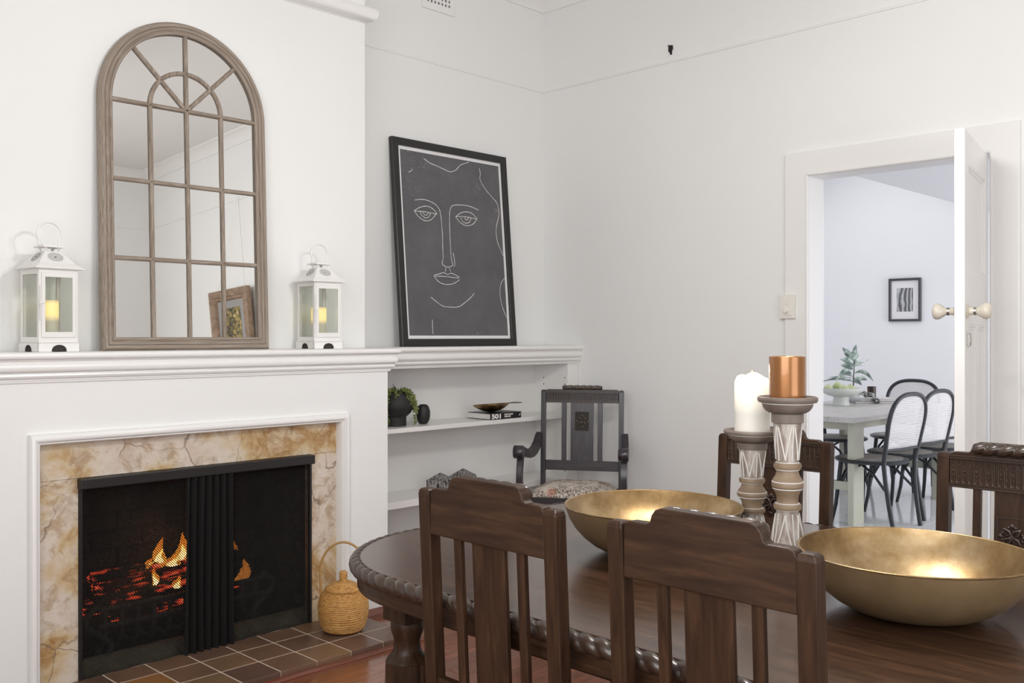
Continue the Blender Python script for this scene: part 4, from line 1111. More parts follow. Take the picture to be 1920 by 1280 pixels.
for (lx, ly) in ((1.56, 1.912), (2.46, 1.912), (1.56, 0.285), (2.46, 0.285)):
    lg = MB().lathe(lprof, n=28).build('leg', WZ, tb, smooth=40, loc=(lx - 2.01, ly - 1.10, 0))
    MB().box(-0.045, 0.045, -0.045, 0.045, 0.59, 0.688).build('leg_block', WZ, lg, bevel=0.003)
    # reeded bulb below the neck
    rings = []
    for (r_, z_) in ((0.050, 0.489), (0.056, 0.484), (0.0565, 0.45), (0.058, 0.38), (0.055, 0.30), (0.046, 0.22), (0.036, 0.165), (0.030, 0.15)):
        rings.append([(r_ * (1 - 0.10 * max(0, math.cos(8 * a)) ** 3) * math.cos(a), r_ * (1 - 0.10 * max(0, math.cos(8 * a)) ** 3) * math.sin(a), z_) for a in [2 * PI * k / 64 for k in range(64)]])
    MB().loft(rings).build('reeded_bulb', WZ, lg, smooth=40)
    MB().lathe([(0, 0.155), (0.033, 0.152), (0.040, 0.142), (0.034, 0.130), (0.030, 0.12), (0.048, 0.105), (0.052, 0.06), (0.044, 0.03), (0.030, 0.0), (0, 0)], n=24).build('foot', WZ, lg, smooth=40)

# ------------------------------------------------------------------ chairs with slatted backs


def post_mesh(x, wx, wy, yfun, top, zr=None):
    m = MB(); rings = []
    for z in (0, 0.2, 0.44, 0.6, 0.8, top - 0.012, top - 0.004, top):
        k = 1.0 if z < top - 0.010 else (0.90 if z < top - 0.001 else 0.62)
        y = yfun(z); rings.append([(x - wx / 2 * k, y - wy / 2 * k, z), (x + wx / 2 * k, y - wy / 2 * k, z), (x + wx / 2 * k, y + wy / 2 * k, z), (x - wx / 2 * k, y + wy / 2 * k, z)])
    return m.loft(rings)


def rope_roll(x0, x1, y, z, r, pitch):
    rings = []; n = int((x1 - x0) / 0.0025)
    for i in range(n + 1):
        x = x0 + (x1 - x0) * i / n; e = min(i, n - i) / (0.010 / 0.0025); f = min(1.0, 0.35 + 0.65 * math.sqrt(min(1, e)))
        rings.append([(x, y + r * f * q * math.cos(th), z + r * f * q * math.sin(th)) for th, q in [(2 * PI * k / 20, 0.60 + 0.44 * abs(math.sin(PI * x / pitch + (2 * PI * k / 20) * 1.0 + 0.6)) ** 0.5) for k in range(20)]])
    return MB().loft(rings)


def carved_band(x0, x1, z0, z1, y, pitch):
    """row of incised capsules with little rosettes between"""
    m = MB(); n = max(3, round((x1 - x0) / pitch)); p = (x1 - x0) / n; r = p * 0.36; zc = (z0 + z1) / 2; hh = (z1 - z0) / 2 - r
    for i in range(n):
        cx = x0 + p * (i + 0.5)
        pts = [(cx + r * math.cos(a), y, zc + hh + r * math.sin(a)) for a in [PI * k / 6 for k in range(7)]] + [(cx + r * math.cos(a), y, zc - hh + r * math.sin(a)) for a in [PI + PI * k / 6 for k in range(7)]]
        m.tube(pts, 0.0011, 5, closed=True, upv=(0, 1, 0))
        if i % 2 == 0:
            m.ball((cx, y, zc), 0.0032, 7, 4, (1, 0.6, 1)); m.tube([(cx + 0.0048 * math.cos(a), y, zc + 0.0048 * math.sin(a)) for a in [2 * PI * k / 10 for k in range(10)]], 0.0008, 4, closed=True, upv=(0, 1, 0))
            for q in (-1, 1): m.ball((cx, y, zc + q * 0.013), 0.0022, 6, 4, (1, 0.6, 1))
        else:
            m.bar((cx, y, zc - hh), (cx, y, zc + hh), 0.0022, 0.0016, (0, 1, 0))
            for q in (-0.6, 0.6): m.ball((cx, y, zc + q * hh), 0.0026, 6, 4, (1, 0.6, 1))
    return m


def flower(x, z, y, r):
    m = MB()
    for k in range(4):
        a = PI / 4 + PI / 2 * k
        m.tube([(x, y, z), (x + r * 0.5 * math.cos(a) - 0.25 * r * math.sin(a), y + 0.003, z + r * 0.5 * math.sin(a) + 0.25 * r * math.cos(a)), (x + r * math.cos(a), y, z + r * math.sin(a))], [0.002, 0.0042, 0.002], 6)
        m.tube([(x, y, z), (x + r * 0.5 * math.cos(a) + 0.25 * r * math.sin(a), y + 0.003, z + r * 0.5 * math.sin(a) - 0.25 * r * math.cos(a)), (x + r * math.cos(a), y, z + r * math.sin(a))], [0.002, 0.0042, 0.002], 6)
        b = PI / 2 * k
        m.ball((x + r * 0.95 * math.cos(b), y, z + r * 0.95 * math.sin(b)), r * 0.22, 7, 5, (1, 0.5, 1))
        for q in (-1, 1):
            m.ball((x + r * 0.85 * math.cos(b + q * 0.33), y, z + r * 0.85 * math.sin(b + q * 0.33)), r * 0.14, 6, 4, (1, 0.5, 1))
    m.ball((x, y, z), r * 0.2, 8, 5, (1, 0.6, 1))
    return m


def make_chair(name, label, loc, rz, group, arm=False):
    t = thing(name, label, 'armchair' if arm else 'chair', loc, rz, group)
    if arm:
        H, PW, PD, zt, r0, r1, sw, slx, slw, lr0, lr1, mz, mw, mh = 0.2405, 0.027, 0.032, 1.008, 0.934, 1.011, 0.066, 0.105, 0.028, 0.545, 0.601, 0.828, 0.0425, 0.057
        mz_, mx__, mc = WARM, WARMX, WARMC; hump, roll = (0.105, 0.007), (0.117, 0.014)
    else:
        H, PW, PD, zt, r0, r1, sw, slx, slw, lr0, lr1, mz, mw, mh = 0.195, 0.033, 0.030, 1.000, 0.905, 1.003, 0.046, 0.090, 0.021, 0.555, 0.600, 0.79, 0.038, 0.05
        mz_, mx__, mc = WZ, WX, WCARVE; hump, roll = (0.106, 0.030), (0.099, 0.0165)
    yf = lambda z: (-0.20 - 0.05 * (z - 0.46)) if z > 0.44 else (-0.20 - 0.045 * (1 - z / 0.44))
    for s_ in (-1, 1):
        post_mesh(s_ * (H - PW / 2), PW, PD, yf, zt).build('rear_leg', mz_, t, bevel=0.002, seg=2)
    xi = H - PW; yc = yf((r0 + r1) / 2); th = 0.012
    hx_, hh_ = hump
    top = [(xi, r0), (xi, r1 - 0.012), (xi - 0.004, r1 - 0.003), (xi - 0.014, r1)]
    if not arm:
        top += [(hx_ + 0.008, r1), (hx_ + 0.001, r1 + 0.004), (hx_ - 0.003, r1 + hh_ * 0.55), (hx_ - 0.010, r1 + hh_ * 0.85), (hx_ - 0.022, r1 + hh_)]
    poly = top + [(-a, b) for a, b in reversed(top)]
    MB().prism(poly, yc - th, yc + th, 'xz').build('crest_rail', mx__, t, bevel=0.0025, seg=2)
    rope_roll(-roll[0], roll[0], yc + (th + 0.006 if not arm else 0.0), (r1 + roll[1] * 0.80 if not arm else r1 + roll[1] * 0.75), roll[1], 0.036 if not arm else 0.038).build('gadroon_roll', mc, t, smooth=38)
    yfc = yc + th
    m = MB()
    m.box(-xi, xi, yfc, yfc + 0.004, r1 - 0.012, r1 - 0.008).box(-xi, xi, yfc, yfc + 0.003, r1 - 0.018, r1 - 0.015).box(-xi, xi, yfc, yfc + 0.004, r0 + 0.002, r0 + 0.007).box(-xi, xi, yfc, yfc + 0.003, r0 + 0.010, r0 + 0.013)
    m.build('rail_fillets', mc, t)
    carved_band(-xi + 0.002, xi - 0.002, r0 + 0.014, r1 - 0.020, yfc + 0.0004, 0.0152).build('carved_frieze', mc, t, smooth=50)
    # splat, slats, lower rail follow the rake of the posts
    def board(x0, x1, z0, z1, thick, nm, mm, off=0.0, bev=0.0015):
        rings = []
        for z in (z0, z1):
            y = yf(z) + off; rings.append([(x0, y - thick / 2, z), (x1, y - thick / 2, z), (x1, y + thick / 2, z), (x0, y + thick / 2, z)])
        return MB().loft(rings).build(nm, mm, t, bevel=bev, seg=1)
    sp = board(-sw, sw, lr1 - 0.005, r0 + 0.004, 0.012, 'splat', mz_, 0.002)
    for s_ in (-1, 1):
        board(s_ * slx - slw / 2, s_ * slx + slw / 2, lr1 - 0.005, r0 + 0.004, 0.013, 'slat', mz_, 0.002)
    board(-xi, xi, lr0, lr1, 0.020, 'lower_rail', mx__)
    ym = yf(mz) + 0.0085
    md = MB().sweep2([(-mw, mz - mh), (mw, mz - mh), (mw, mz + mh), (-mw, mz + mh)], [(0, 0), (0, 0.0035), (0.0022, 0.0035), (0.0035, 0.0)], lambda a, b, q: (a, ym - 0.001 + q - 0.05 * (b - mz), b), closed=True, profclosed=True).build('medallion_border', mc, sp)
    MB().loft([[(-mw, ym - 0.001 - 0.05 * q, mz + q), (mw, ym - 0.001 - 0.05 * q, mz + q), (mw, ym + 0.0008 - 0.05 * q, mz + q), (-mw, ym + 0.0008 - 0.05 * q, mz + q)] for q in (-mh, mh)]).build('medallion_ground', DARKHOLE if arm else WZ, sp)
    flower(0, mz, ym + 0.002, mw * 0.80).build('carved_flower', mc, sp, smooth=60)
    # seat
    fw, bw_ = (0.255, 0.215) if arm else (0.215, 0.165)
    zs_ = (0.395, 0.452)
    fr = [(-bw_, -0.19), (bw_, -0.19), (fw, 0.215), (-fw, 0.215)]
    MB().prism(fr, zs_[0], zs_[1], 'xy').build('seat_frame', mx__, t, bevel=0.004)
    k = 0.955; dome = 0.062 if arm else 0.026; NX = 14
    rings = []
    m = MB(); vs = []; fs_ = []
    for i in range(NX + 1):
        for j in range(NX + 1):
            u, v = 2 * i / NX - 1, 2 * j / NX - 1
            wv = (bw_ + (fw - bw_) * (v + 1) / 2) * k
            hgt = ((1 - abs(u) ** 3.0) * (1 - abs(v) ** 3.0)) ** 0.55
            vs.append((u * wv, 0.0125 + v * 0.2025 * k, zs_[1] + 0.002 + dome * hgt))
    for i in range(NX):
        for j in range(NX):
            a = i * (NX + 1) + j; fs_.append((a, a + NX + 1, a + NX + 2, a + 1))
    m.add(vs, fs_); m.prism([(x * k, 0.0125 + (y - 0.0125) * k) for x, y in fr], zs_[1] - 0.004, zs_[1] + 0.003, 'xy')
    m.build('seat_cushion', FLORAL if arm else LEATHER, t, smooth=50)
    for s_ in (-1, 1):
        x = s_ * (fw - 0.024)
        MB().loft([[(x - w, 0.19 - w, z), (x + w, 0.19 - w, z), (x + w, 0.19 + w, z), (x - w, 0.19 + w, z)] for w, z in ((0.016, 0), (0.018, 0.05), (0.014, 0.06), (0.020, 0.30), (0.021, 0.40))]).build('front_leg', mz_, t, bevel=0.002, seg=1)
        MB().bar((s_ * (H - PW / 2), -0.225, 0.16), (x, 0.19, 0.16), 0.018, 0.026).build('stretcher', mx__, t)
    MB().bar((-0.2, -0.02, 0.165), (0.2, -0.02, 0.165), 0.018, 0.026).build('stretcher', mx__, t)
    if arm:
        for s_ in (-1, 1):
            x = s_ * (H + 0.006); xf = s_ * (fw + 0.030)
            path = [(-0.205, 0.735, 0.055), (-0.185, 0.722, 0.052), (-0.15, 0.690, 0.044), (-0.10, 0.667, 0.040), (-0.04, 0.658, 0.040), (0.03, 0.660, 0.042), (0.09, 0.672, 0.046), (0.14, 0.686, 0.050), (0.175, 0.692, 0.054)]
            rings = []
            for i, (y, z, h_) in enumerate(path):
                f = i / (len(path) - 1); xx = x + (xf - x) * f; w = 0.019 + 0.004 * f
                rings.append([(xx - w, y, z - h_ / 2), (xx + w, y, z - h_ / 2), (xx + w, y, z + h_ / 2), (xx - w, y, z + h_ / 2)])
            am = MB().loft(rings).build('arm', mz_, t, smooth=35)
            MB().lathe([(0, -0.027), (0.034, -0.027), (0.036, -0.024), (0.036, 0.024), (0.034, 0.027), (0, 0.027)], c=(xf, 0.185, 0.690), n=24, axis='x').build('arm_scroll', mz_, am, smooth=40)
            rings = []
            for i in range(9):
                f = i / 8; z = 0.44 + 0.235 * f; y = 0.145 + 0.030 * math.sin(PI * f) - 0.012 * f; w, d = 0.016, 0.018 + 0.006 * abs(f - 0.5)
                rings.append([(xf - w, y - d, z), (xf + w, y - d, z), (xf + w, y + d, z), (xf - w, y + d, z)])
            MB().loft(rings).build('arm_support', mz_, t, smooth=35)
    return t


LEATHER = mat('dark_leather', (0.028, 0.022, 0.020), 0.45)
CG = 'dining chairs around the dark table'
c0 = make_chair('dining_chair', 'dark oak dining chair seen from behind, nearest the rounded end of the table', (1.537, 1.357, 0), -PI / 2, CG)


def chair_copy(label, loc, rz):
    c = copy_tree(c0); c.location = loc; c.rotation_euler = (0, 0, rz); c['label'] = label; return c


chair_copy('dark oak dining chair seen from behind, in front of the tall candlestick', (1.540, 0.850, 0), -PI / 2)
chair_copy('dark oak dining chair across the table, behind the two candlesticks', (2.502, 1.517, 0), PI / 2)
chair_copy('dark oak dining chair across the table, in front of the open door', (2.502, 0.815, 0), PI / 2)
make_chair('armchair', 'dark carved armchair with floral cushion in the corner by the bookcase', (4.022, 3.452, 0), math.radians(121.5), None, True)

# ------------------------------------------------------------------ hammered bowls on the table


def bowl(label, x, y, rz, seed):
    t = thing('bowl', label, 'bowl', (x, y, 0.761), rz, 'pair of brass bowls on the table')
    R_ = 0.232
    wob = lambda a, z: 1 + (z / 0.125) * (0.012 * math.sin(2 * a + seed) + 0.007 * math.sin(3 * a + 1.3 * seed))
    out = [(0.0, 0.0), (0.085, 0.0), (0.105, 0.002), (0.130, 0.009), (0.158, 0.024), (0.182, 0.043), (0.203, 0.066), (0.219, 0.092), (0.230, 0.122)]
    inn = [(0.226, 0.1225), (0.215, 0.093), (0.199, 0.069), (0.178, 0.048), (0.154, 0.030), (0.127, 0.016), (0.10, 0.009), (0.06, 0.006), (0.0, 0.005)]
    zz = lambda pr: pr
    MB().lathe(out, n=72, cap=False, wob=wob).build('outside', BRONZE, t, smooth=60)
    MB().lathe(inn, n=72, cap=False, wob=wob).build('inside', GOLD, t, smooth=60)
    MB().lathe([(0.230, 0.1215), (0.2315, 0.1235), (0.2305, 0.1250), (0.2275, 0.1250), (0.2258, 0.1230), (0.226, 0.1215)], n=72, cap=False, wob=wob).build('rim', GOLD, t, smooth=60)
    return t


bowl('shallow brass bowl farther along the table, by the armchair', 2.010, 1.464, 0.4, 0.6)
bowl('shallow brass bowl nearer on the table, at its right end', 1.952, 0.772, 1.2, 2.2)

# ------------------------------------------------------------------ candlesticks and candles


def candlestick(label, x, y, k, H_):
    t = thing('candlestick', label, 'candlestick', (x, y, 0.7605), 0.3, 'whitewashed turned candlesticks')
    S_ = lambda pr: [(r, z * k) for r, z in pr]
    MB().lathe(S_([(0, 0), (0.058, 0), (0.060, 0.006), (0.058, 0.013), (0.050, 0.018), (0.046, 0.024), (0.0455, 0.030), (0.036, 0.070), (0.027, 0.1225), (0.025, 0.126), (0, 0.126)]), n=32).build('foot', WASH, t, smooth=35)
    MB().lathe(S_([(0.026, 0.126), (0.033, 0.128), (0.0345, 0.134), (0.033, 0.141), (0.027, 0.143), (0.0255, 0.150), (0.028, 0.165), (0.034, 0.178), (0.0345, 0.180), (0.0385, 0.184), (0.0395, 0.190), (0.0375, 0.196), (0.036, 0.1965), (0.0365, 0.200), (0.0345, 0.204), (0.029, 0.213), (0.0265, 0.224), (0.027, 0.227), (0.0325, 0.229), (0.034, 0.236), (0.0325, 0.243), (0.026, 0.245)]), n=32, cap=False).build('turned_rings', WASHRING, t, smooth=35)
    MB().lathe(S_([(0, 0.245), (0.0265, 0.245), (0.0345, 0.342), (0.034, 0.344), (0, 0.344)]), n=32).build('shaft', WASH, t, smooth=35)
    m = MB()
    for z, r in ((0.1265, 0.028), (0.1425, 0.0285), (0.1795, 0.0352), (0.1965, 0.0372), (0.227, 0.0282), (0.2445, 0.0278)):
        m.lathe([(r - 0.002, (z - 0.0018) * k), (r + 0.0012, (z - 0.0012) * k), (r + 0.0012, (z + 0.0012) * k), (r - 0.002, (z + 0.0018) * k)], n=32, cap=False)
    # incised zigzags: a V in every panel of the two fluted drums
    def cone(z): return 0.0265 + (z - 0.245) / 0.097 * 0.008
    def cone2(z): return 0.0455 - (z - 0.030) / 0.040 * 0.0095 if z < 0.07 else 0.036 - (z - 0.07) / 0.0525 * 0.009
    def line(fr, a0, z0, a1, z1, w):
        pts = []
        for i in range(6):
            f = i / 5; a = a0 + (a1 - a0) * f; z = z0 + (z1 - z0) * f; r = fr(z) + 0.0003; pts.append((r * math.cos(a), r * math.sin(a), z * k))
        m.tube(pts, w, 5)
    np_ = 5
    for i in range(np_):
        a = 2 * PI * i / np_; da = 2 * PI / np_
        line(cone, a, 0.250, a, 0.338, 0.0018)
        line(cone, a + da * 0.10, 0.334, a + da * 0.5, 0.252, 0.0021); line(cone, a + da * 0.90, 0.334, a + da * 0.5, 0.252, 0.0021)
        line(cone2, a, 0.034, a, 0.119, 0.0018)
        line(cone2, a + da * 0.12, 0.034, a + da * 0.5, 0.116, 0.0021); line(cone2, a + da * 0.88, 0.034, a + da * 0.5, 0.116, 0.0021)
    m.build('carved_lines', WASHLINE, t, smooth=50)
    MB().lathe(S_([(0.033, 0.342), (0.039, 0.344), (0.0395, 0.365), (0.037, 0.368)]), n=32, cap=False).build('collar', WASHCUP, t, smooth=35)
    MB().lathe(S_([(0, 0.366), (0.037, 0.367), (0.046, 0.369), (0.054, 0.374), (0.060, 0.382), (0.0625, 0.391), (0.0625, 0.3935), (0.071, 0.395), (0.0735, 0.400), (0.0735, 0.404), (0.072, 0.408), (0.069, 0.409), (0.066, 0.405), (0.062, 0.400), (0, 0.399)]), n=40).build('cup', WASHCUP, t, smooth=35)
    MB().lathe(S_([(0.0615, 0.3905), (0.0632, 0.3915), (0.0632, 0.3935), (0.0615, 0.3945)]), n=40, cap=False).build('cup_line', WASHLINE, t)
    return t


KS = 0.314 / 0.409
candlestick('taller whitewashed turned candlestick carrying the copper candle', 2.177, 1.174, 1.0, 0.409)
candlestick('shorter whitewashed turned candlestick carrying the white candle', 2.226, 1.302, KS, 0.314)
c = MB().lathe([(0, 0), (0.0445, 0), (0.0447, 0.002), (0.0447, 0.1075), (0.0435, 0.109), (0.040, 0.109), (0.036, 0.104), (0, 0.102)], n=40).build('candle', COPPER, None, smooth=30)
c.location = (2.177, 1.174, 0.7605 + 0.400); tag(c, 'copper coloured pillar candle on the taller candlestick', 'candle')
c = MB()
rings = []; n = 40
for i, (r, z) in enumerate(((0.0, 0.0), (0.0455, 0.0), (0.0457, 0.003), (0.0455, 0.120), (0.0450, 0.136), (0.041, 0.146), (0.036, 0.147), (0.030, 0.138), (0.0, 0.134))):
    rings.append([(r * math.cos(a), r * math.sin(a), z + (0.006 * math.sin(a * 2 + 1.0) + 0.004 * math.sin(3 * a) if 3 < i < 7 else 0)) for a in [2 * PI * q / n for q in range(n)]])
c.loft(rings)
c = c.build('candle', LITWAX, None, smooth=40); c.location = (2.226, 1.302, 0.7605 + 0.400 * KS); tag(c, 'burning white pillar candle with melted top on the shorter candlestick', 'candle')
fl_ = MB().lathe([(0, 0.0), (0.003, 0.004), (0.0042, 0.010), (0.003, 0.018), (0.0006, 0.026)], n=10, cap=False).build('wick_flame', FLAME2, c, smooth=60, loc=(0, 0, 0.137))
bulb('candle_flame_light', (2.226, 1.302, 0.7605 + 0.400 * KS + 0.165), 0.25, (1.0, 0.72, 0.42), 0.012)

# ------------------------------------------------------------------ the neighbouring dining room, seen through the doorway
NX0, NX1, NY0, NY1 = XR + 0.157, 9.30, -1.00, 4.60
g2 = MB().box(NX0, NX1 + 0.1, NY0, NY1, -0.08, -0.004).build('floor_dining', LGROUT); structure(g2)
structure(MB().box(XR, NX0, DY0, DY1, -0.012, 0.001).build('threshold', FLOORS[0]))
t0_ = None; ts = 0.60
for i in range(8):
    for j in range(10):
        x0, y0 = NX0 + 0.002 + i * ts, NY0 + j * ts
        x1, y1 = min(x0 + ts - 0.005, NX1), min(y0 + ts - 0.005, NY1)
        if x1 - x0 < 0.05 or y1 - y0 < 0.05: continue
        MB().box(x0, x1, y0, y1, -0.006, 0.0).build('floor_tile', LTILE, g2)
structure(MB().box(NX1, NX1 + 0.12, NY0, NY1, 0, 3.2).build('wall_far', WALL2))
structure(MB().box(NX0, NX1 + 0.12, NY1, NY1 + 0.12, 0, 3.2).build('wall_far_left', WALL2))
w = MB(); w.box(NX0, 6.85, NY0 - 0.12, NY0, 0, 2.45).box(9.22, NX1, NY0 - 0.12, NY0, 0, 2.45).box(6.85, 9.22, NY0 - 0.12, NY0, 2.42, 2.45)
structure(w.build('wall_far_right', WALL2))
structure(MB().box(NX0, NX1 + 0.12, NY0 - 0.12, 2.974, 2.45, 3.2).build('ceiling_low', CEIL2))
structure(MB().box(NX0, NX1 + 0.12, 2.974, NY1 + 0.12, 3.2, 3.3).build('ceiling_high', WALL2))

dt = thing('farmhouse_table', 'pale limed wood table with sage painted legs in the next room', 'table', (7.20, 3.345, 0))
tx0, tx1, ty0, ty1 = 6.262 - 7.2, 8.14 - 7.2, 2.885 - 3.345, 3.805 - 3.345
for i in range(5):
    a = ty0 + (ty1 - ty0) * i / 5; MB().box(tx0, tx1, a + 0.0008, a + (ty1 - ty0) / 5 - 0.0008, 0.724, 0.760).build('top_board', PALETABLE, dt, bevel=0.0015, seg=1)
MB().box(tx0 + 0.27, tx1 - 0.27, ty0 + 0.055, ty0 + 0.08, 0.67, 0.724).build('rail', SAGE, dt)
MB().box(tx0 + 0.27, tx1 - 0.27, ty1 - 0.08, ty1 - 0.055, 0.67, 0.724).build('rail', SAGE, dt)
for xx in (tx0 + 0.10, tx1 - 0.26):
    for yy in (ty0 + 0.045, ty1 - 0.09):
        MB().box(xx, xx + 0.165, yy, yy + 0.045, 0, 0.724).build('leg', SAGE, dt, bevel=0.003, seg=1)
    MB().box(xx + 0.06, xx + 0.105, ty0 + 0.09, ty1 - 0.09, 0.235, 0.295).build('cross_rail', SAGE, dt)
    MB().box(xx + 0.06, xx + 0.105, ty0 + 0.09, ty1 - 0.09, 0.66, 0.724).build('cross_rail', SAGE, dt)


def bentwood(label, loc, rz):
    t = thing('bentwood_chair', label, 'chair', loc, rz, 'black bentwood chairs in the next room')
    yb = lambda z: -0.205 - 0.19 * (z - 0.45)
    W_ = 0.230; ZA, HA, EX = 0.72, 0.205, 2.7
    side = [(0.175, -0.262, 0.0), (0.182, -0.235, 0.15), (0.190, -0.212, 0.32), (0.203, yb(0.45), 0.45), (0.219, yb(0.6), 0.60), (W_, yb(ZA), ZA)]
    arch = [(W_ * math.copysign(abs(math.cos(a)) ** (2 / EX), math.cos(a)), yb(ZA + HA * math.sin(a) ** (2 / EX)), ZA + HA * math.sin(a) ** (2 / EX)) for a in [PI * i / 24 for i in range(1, 24)]]
    MB().tube(side + arch + [(-x, y, z) for x, y, z in reversed(side)], 0.0155, 8).build('back_hoop', BENT, t, smooth=60)
    hw = lambda z: (0.203 + (z - 0.45) * 0.107 if z < 0.6 else (0.219 + (z - 0.6) / 0.12 * 0.011 if z < ZA else W_ * max(0.0, 1 - ((z - ZA) / HA) ** EX) ** (1 / EX))) - 0.012
    z0 = 0.545
    m = MB()
    m.tube([(-hw(z0), yb(z0), z0), (0, yb(z0) - 0.02, z0), (hw(z0), yb(z0), z0)], 0.010, 8).build('back_rail', BENT, t, smooth=60)
    m = MB(); p = 0.0125
    z = z0 + 0.01
    while z < 0.915:
        h_ = hw(z)
        if h_ > 0.02: m.bar((-h_, yb(z), z), (h_, yb(z), z), 0.002, 0.0058)
        z += p
    x = -0.2125
    while x < 0.213:
        zt = ZA + HA * max(0, 1 - (abs(x) / (W_ - 0.010)) ** EX) ** (1 / EX) - 0.008
        if zt > z0: m.bar((x, yb(z0), z0), (x, yb(zt), zt), 0.0058, 0.002, (0, 1, 0))
        x += p
    m.build('cane_panel', CANE, t)
    MB().lathe([(0, 0.436), (0.235, 0.436), (0.248, 0.442), (0.253, 0.450), (0.248, 0.459), (0.238, 0.463), (0.21, 0.461), (0, 0.460)], n=36).build('seat', BENT, t, smooth=40)
    MB().lathe([(0, 0.4605), (0.205, 0.4605), (0.206, 0.4635), (0, 0.4632)], n=36).build('cane_seat', CANESEAT, t)
    for s_ in (-1, 1):
        MB().tube([(s_ * 0.150, 0.150, 0.44), (s_ * 0.160, 0.162, 0.30), (s_ * 0.172, 0.178, 0.13), (s_ * 0.190, 0.200, 0.0)], [0.016, 0.015, 0.0135, 0.012], 8).build('front_leg', BENT, t, smooth=60)
        MB().tube([(s_ * 0.163, 0.155, 0.26), (s_ * 0.15, 0.10, 0.36), (s_ * 0.135, 0.0, 0.425), (s_ * 0.155, -0.10, 0.37), (s_ * 0.178, -0.20, 0.27)], 0.0095, 7).build('side_brace', BENT, t, smooth=60)
    MB().tube([(-0.158, 0.165, 0.26), (-0.10, 0.15, 0.36), (0, 0.135, 0.425), (0.10, 0.15, 0.36), (0.158, 0.165, 0.26)], 0.0095, 7).build('front_brace', BENT, t, smooth=60)
    return t


b1 = bentwood('black bentwood chair with cane back at the near corner of the farmhouse table', (6.58, 2.895, 0), math.radians(-7))


def bent_copy(label, loc, rz):
    c = copy_tree(b1); c.location = loc; c.rotation_euler = (0, 0, rz); c['label'] = label


bent_copy('black bentwood chair, middle of the three along the near side of the farmhouse table', (7.12, 2.90, 0), math.radians(-7))
bent_copy('black bentwood chair mostly hidden behind the open door edge', (7.70, 2.89, 0), math.radians(-9))
bent_copy('black bentwood chair at the far end of the farmhouse table, its cane back facing us', (8.27, 3.385, 0), PI / 2)
bent_copy('black bentwood chair on the far side of the farmhouse table, only its seat showing', (7.75, 3.72, 0), PI)

fb_ = thing('fruit_bowl', 'white footed stoneware fruit bowl on the farmhouse table', 'bowl', (7.39, 3.51, 0.7605))
MB().lathe([(0, 0), (0.067, 0), (0.066, 0.004), (0.058, 0.06), (0.060, 0.068), (0.10, 0.078), (0.145, 0.10), (0.163, 0.128), (0.165, 0.140), (0.160, 0.140), (0.155, 0.125), (0.13, 0.10), (0.09, 0.088), (0, 0.085)], n=40).build('bowl_body', TILEWHITE, fb_, smooth=40)
FRUITL = ['pale green fruit at the left rim of the white footed bowl', 'large pale green fruit at the front middle of the footed bowl', 'pale green fruit at the front right of the footed bowl', 'pale green fruit topmost in the footed bowl', 'pale green fruit at the right rim of the footed bowl', 'pale green fruit at the back left of the footed bowl', 'pale green fruit at the back right of the footed bowl']
for k, (dx, dy, dz, r) in enumerate(((-0.10, 0.06, 0.128, 0.038), (-0.045, -0.05, 0.128, 0.040), (0.045, -0.06, 0.126, 0.037), (0.02, 0.04, 0.150, 0.038), (0.10, -0.03, 0.130, 0.037), (-0.02, 0.10, 0.13, 0.036), (0.09, 0.06, 0.13, 0.036))):
    a = thing('green_fruit', FRUITL[k], 'fruit', (7.39 + dx, 3.51 + dy, 0.7605 + dz), k, 'green fruit in the footed bowl')
    MB().ball((0, 0, 0), r, 16, 10, (1, 1, 0.92)).build('fruit_skin', APPLE, a, smooth=80)
    MB().tube([(0, 0, r * 0.85), (0.003, 0, r * 1.12)], 0.0015, 5).build('stalk', STEMM, a)

pl = thing('potted_plant', 'small variegated rubber plant standing behind the fruit bowl', 'plant', (7.86, 3.624, 0.7605))
MB().lathe([(0, 0), (0.045, 0), (0.055, 0.085), (0.052, 0.088), (0.046, 0.075), (0, 0.075)], n=24).build('pot', TILEWHITE, pl, smooth=40)
cr = Vector((0.7009, -0.7133, 0)); cf = Vector((0.7133, 0.7009, 0))
MB().tube([(0, 0, 0.07), tuple(cr * 0.004 + Vector((0, 0, 0.22))), tuple(cr * 0.014 + Vector((0, 0, 0.36)))], [0.006, 0.005, 0.003], 7).build('stem', STEMM, pl, smooth=60)


def leaf(base_z, r1, z1, wid, fwd=0.0, sag=0.02, face=0.3):
    p0 = Vector((0, 0, base_z)); p1 = cr * r1 + cf * fwd + Vector((0, 0, z1)); d = p1 - p0; L_ = d.length; dn = d.normalized()
    side = dn.cross(cf); side = (side * (1 - face) * 0 + (dn.cross(Vector((0, 0, 1))) if abs(dn.z) < 0.8 else cr) * (1 - face) + side * face); side.normalize()
    nn = side.cross(dn).normalized(); vs = []; fs_ = []
    n = 9
    for i in range(n):
        f = i / (n - 1); w_ = 1.3 * wid * math.sin(PI * min(1, 0.03 + 0.97 * f) ** 0.85) ** 0.9; c_ = p0 + d * f + Vector((0, 0, sag * math.sin(PI * f)))
        for q, lift in ((-1, 0.25), (-0.5, 0.05), (0, -0.08), (0.5, 0.05), (1, 0.25)):
            vs.append(c_ + side * (w_ * q) + nn * (abs(w_) * lift))
    for i in range(n - 1):
        for j in range(4):
            a = i * 5 + j; fs_.append((a, a + 1, a + 6, a + 5))
    o = MB().add(vs, fs_).build('leaf', LEAFM, pl, smooth=60, recalc=False)
    so = o.modifiers.new('thickness', 'SOLIDIFY'); so.thickness = 0.0015
    return o


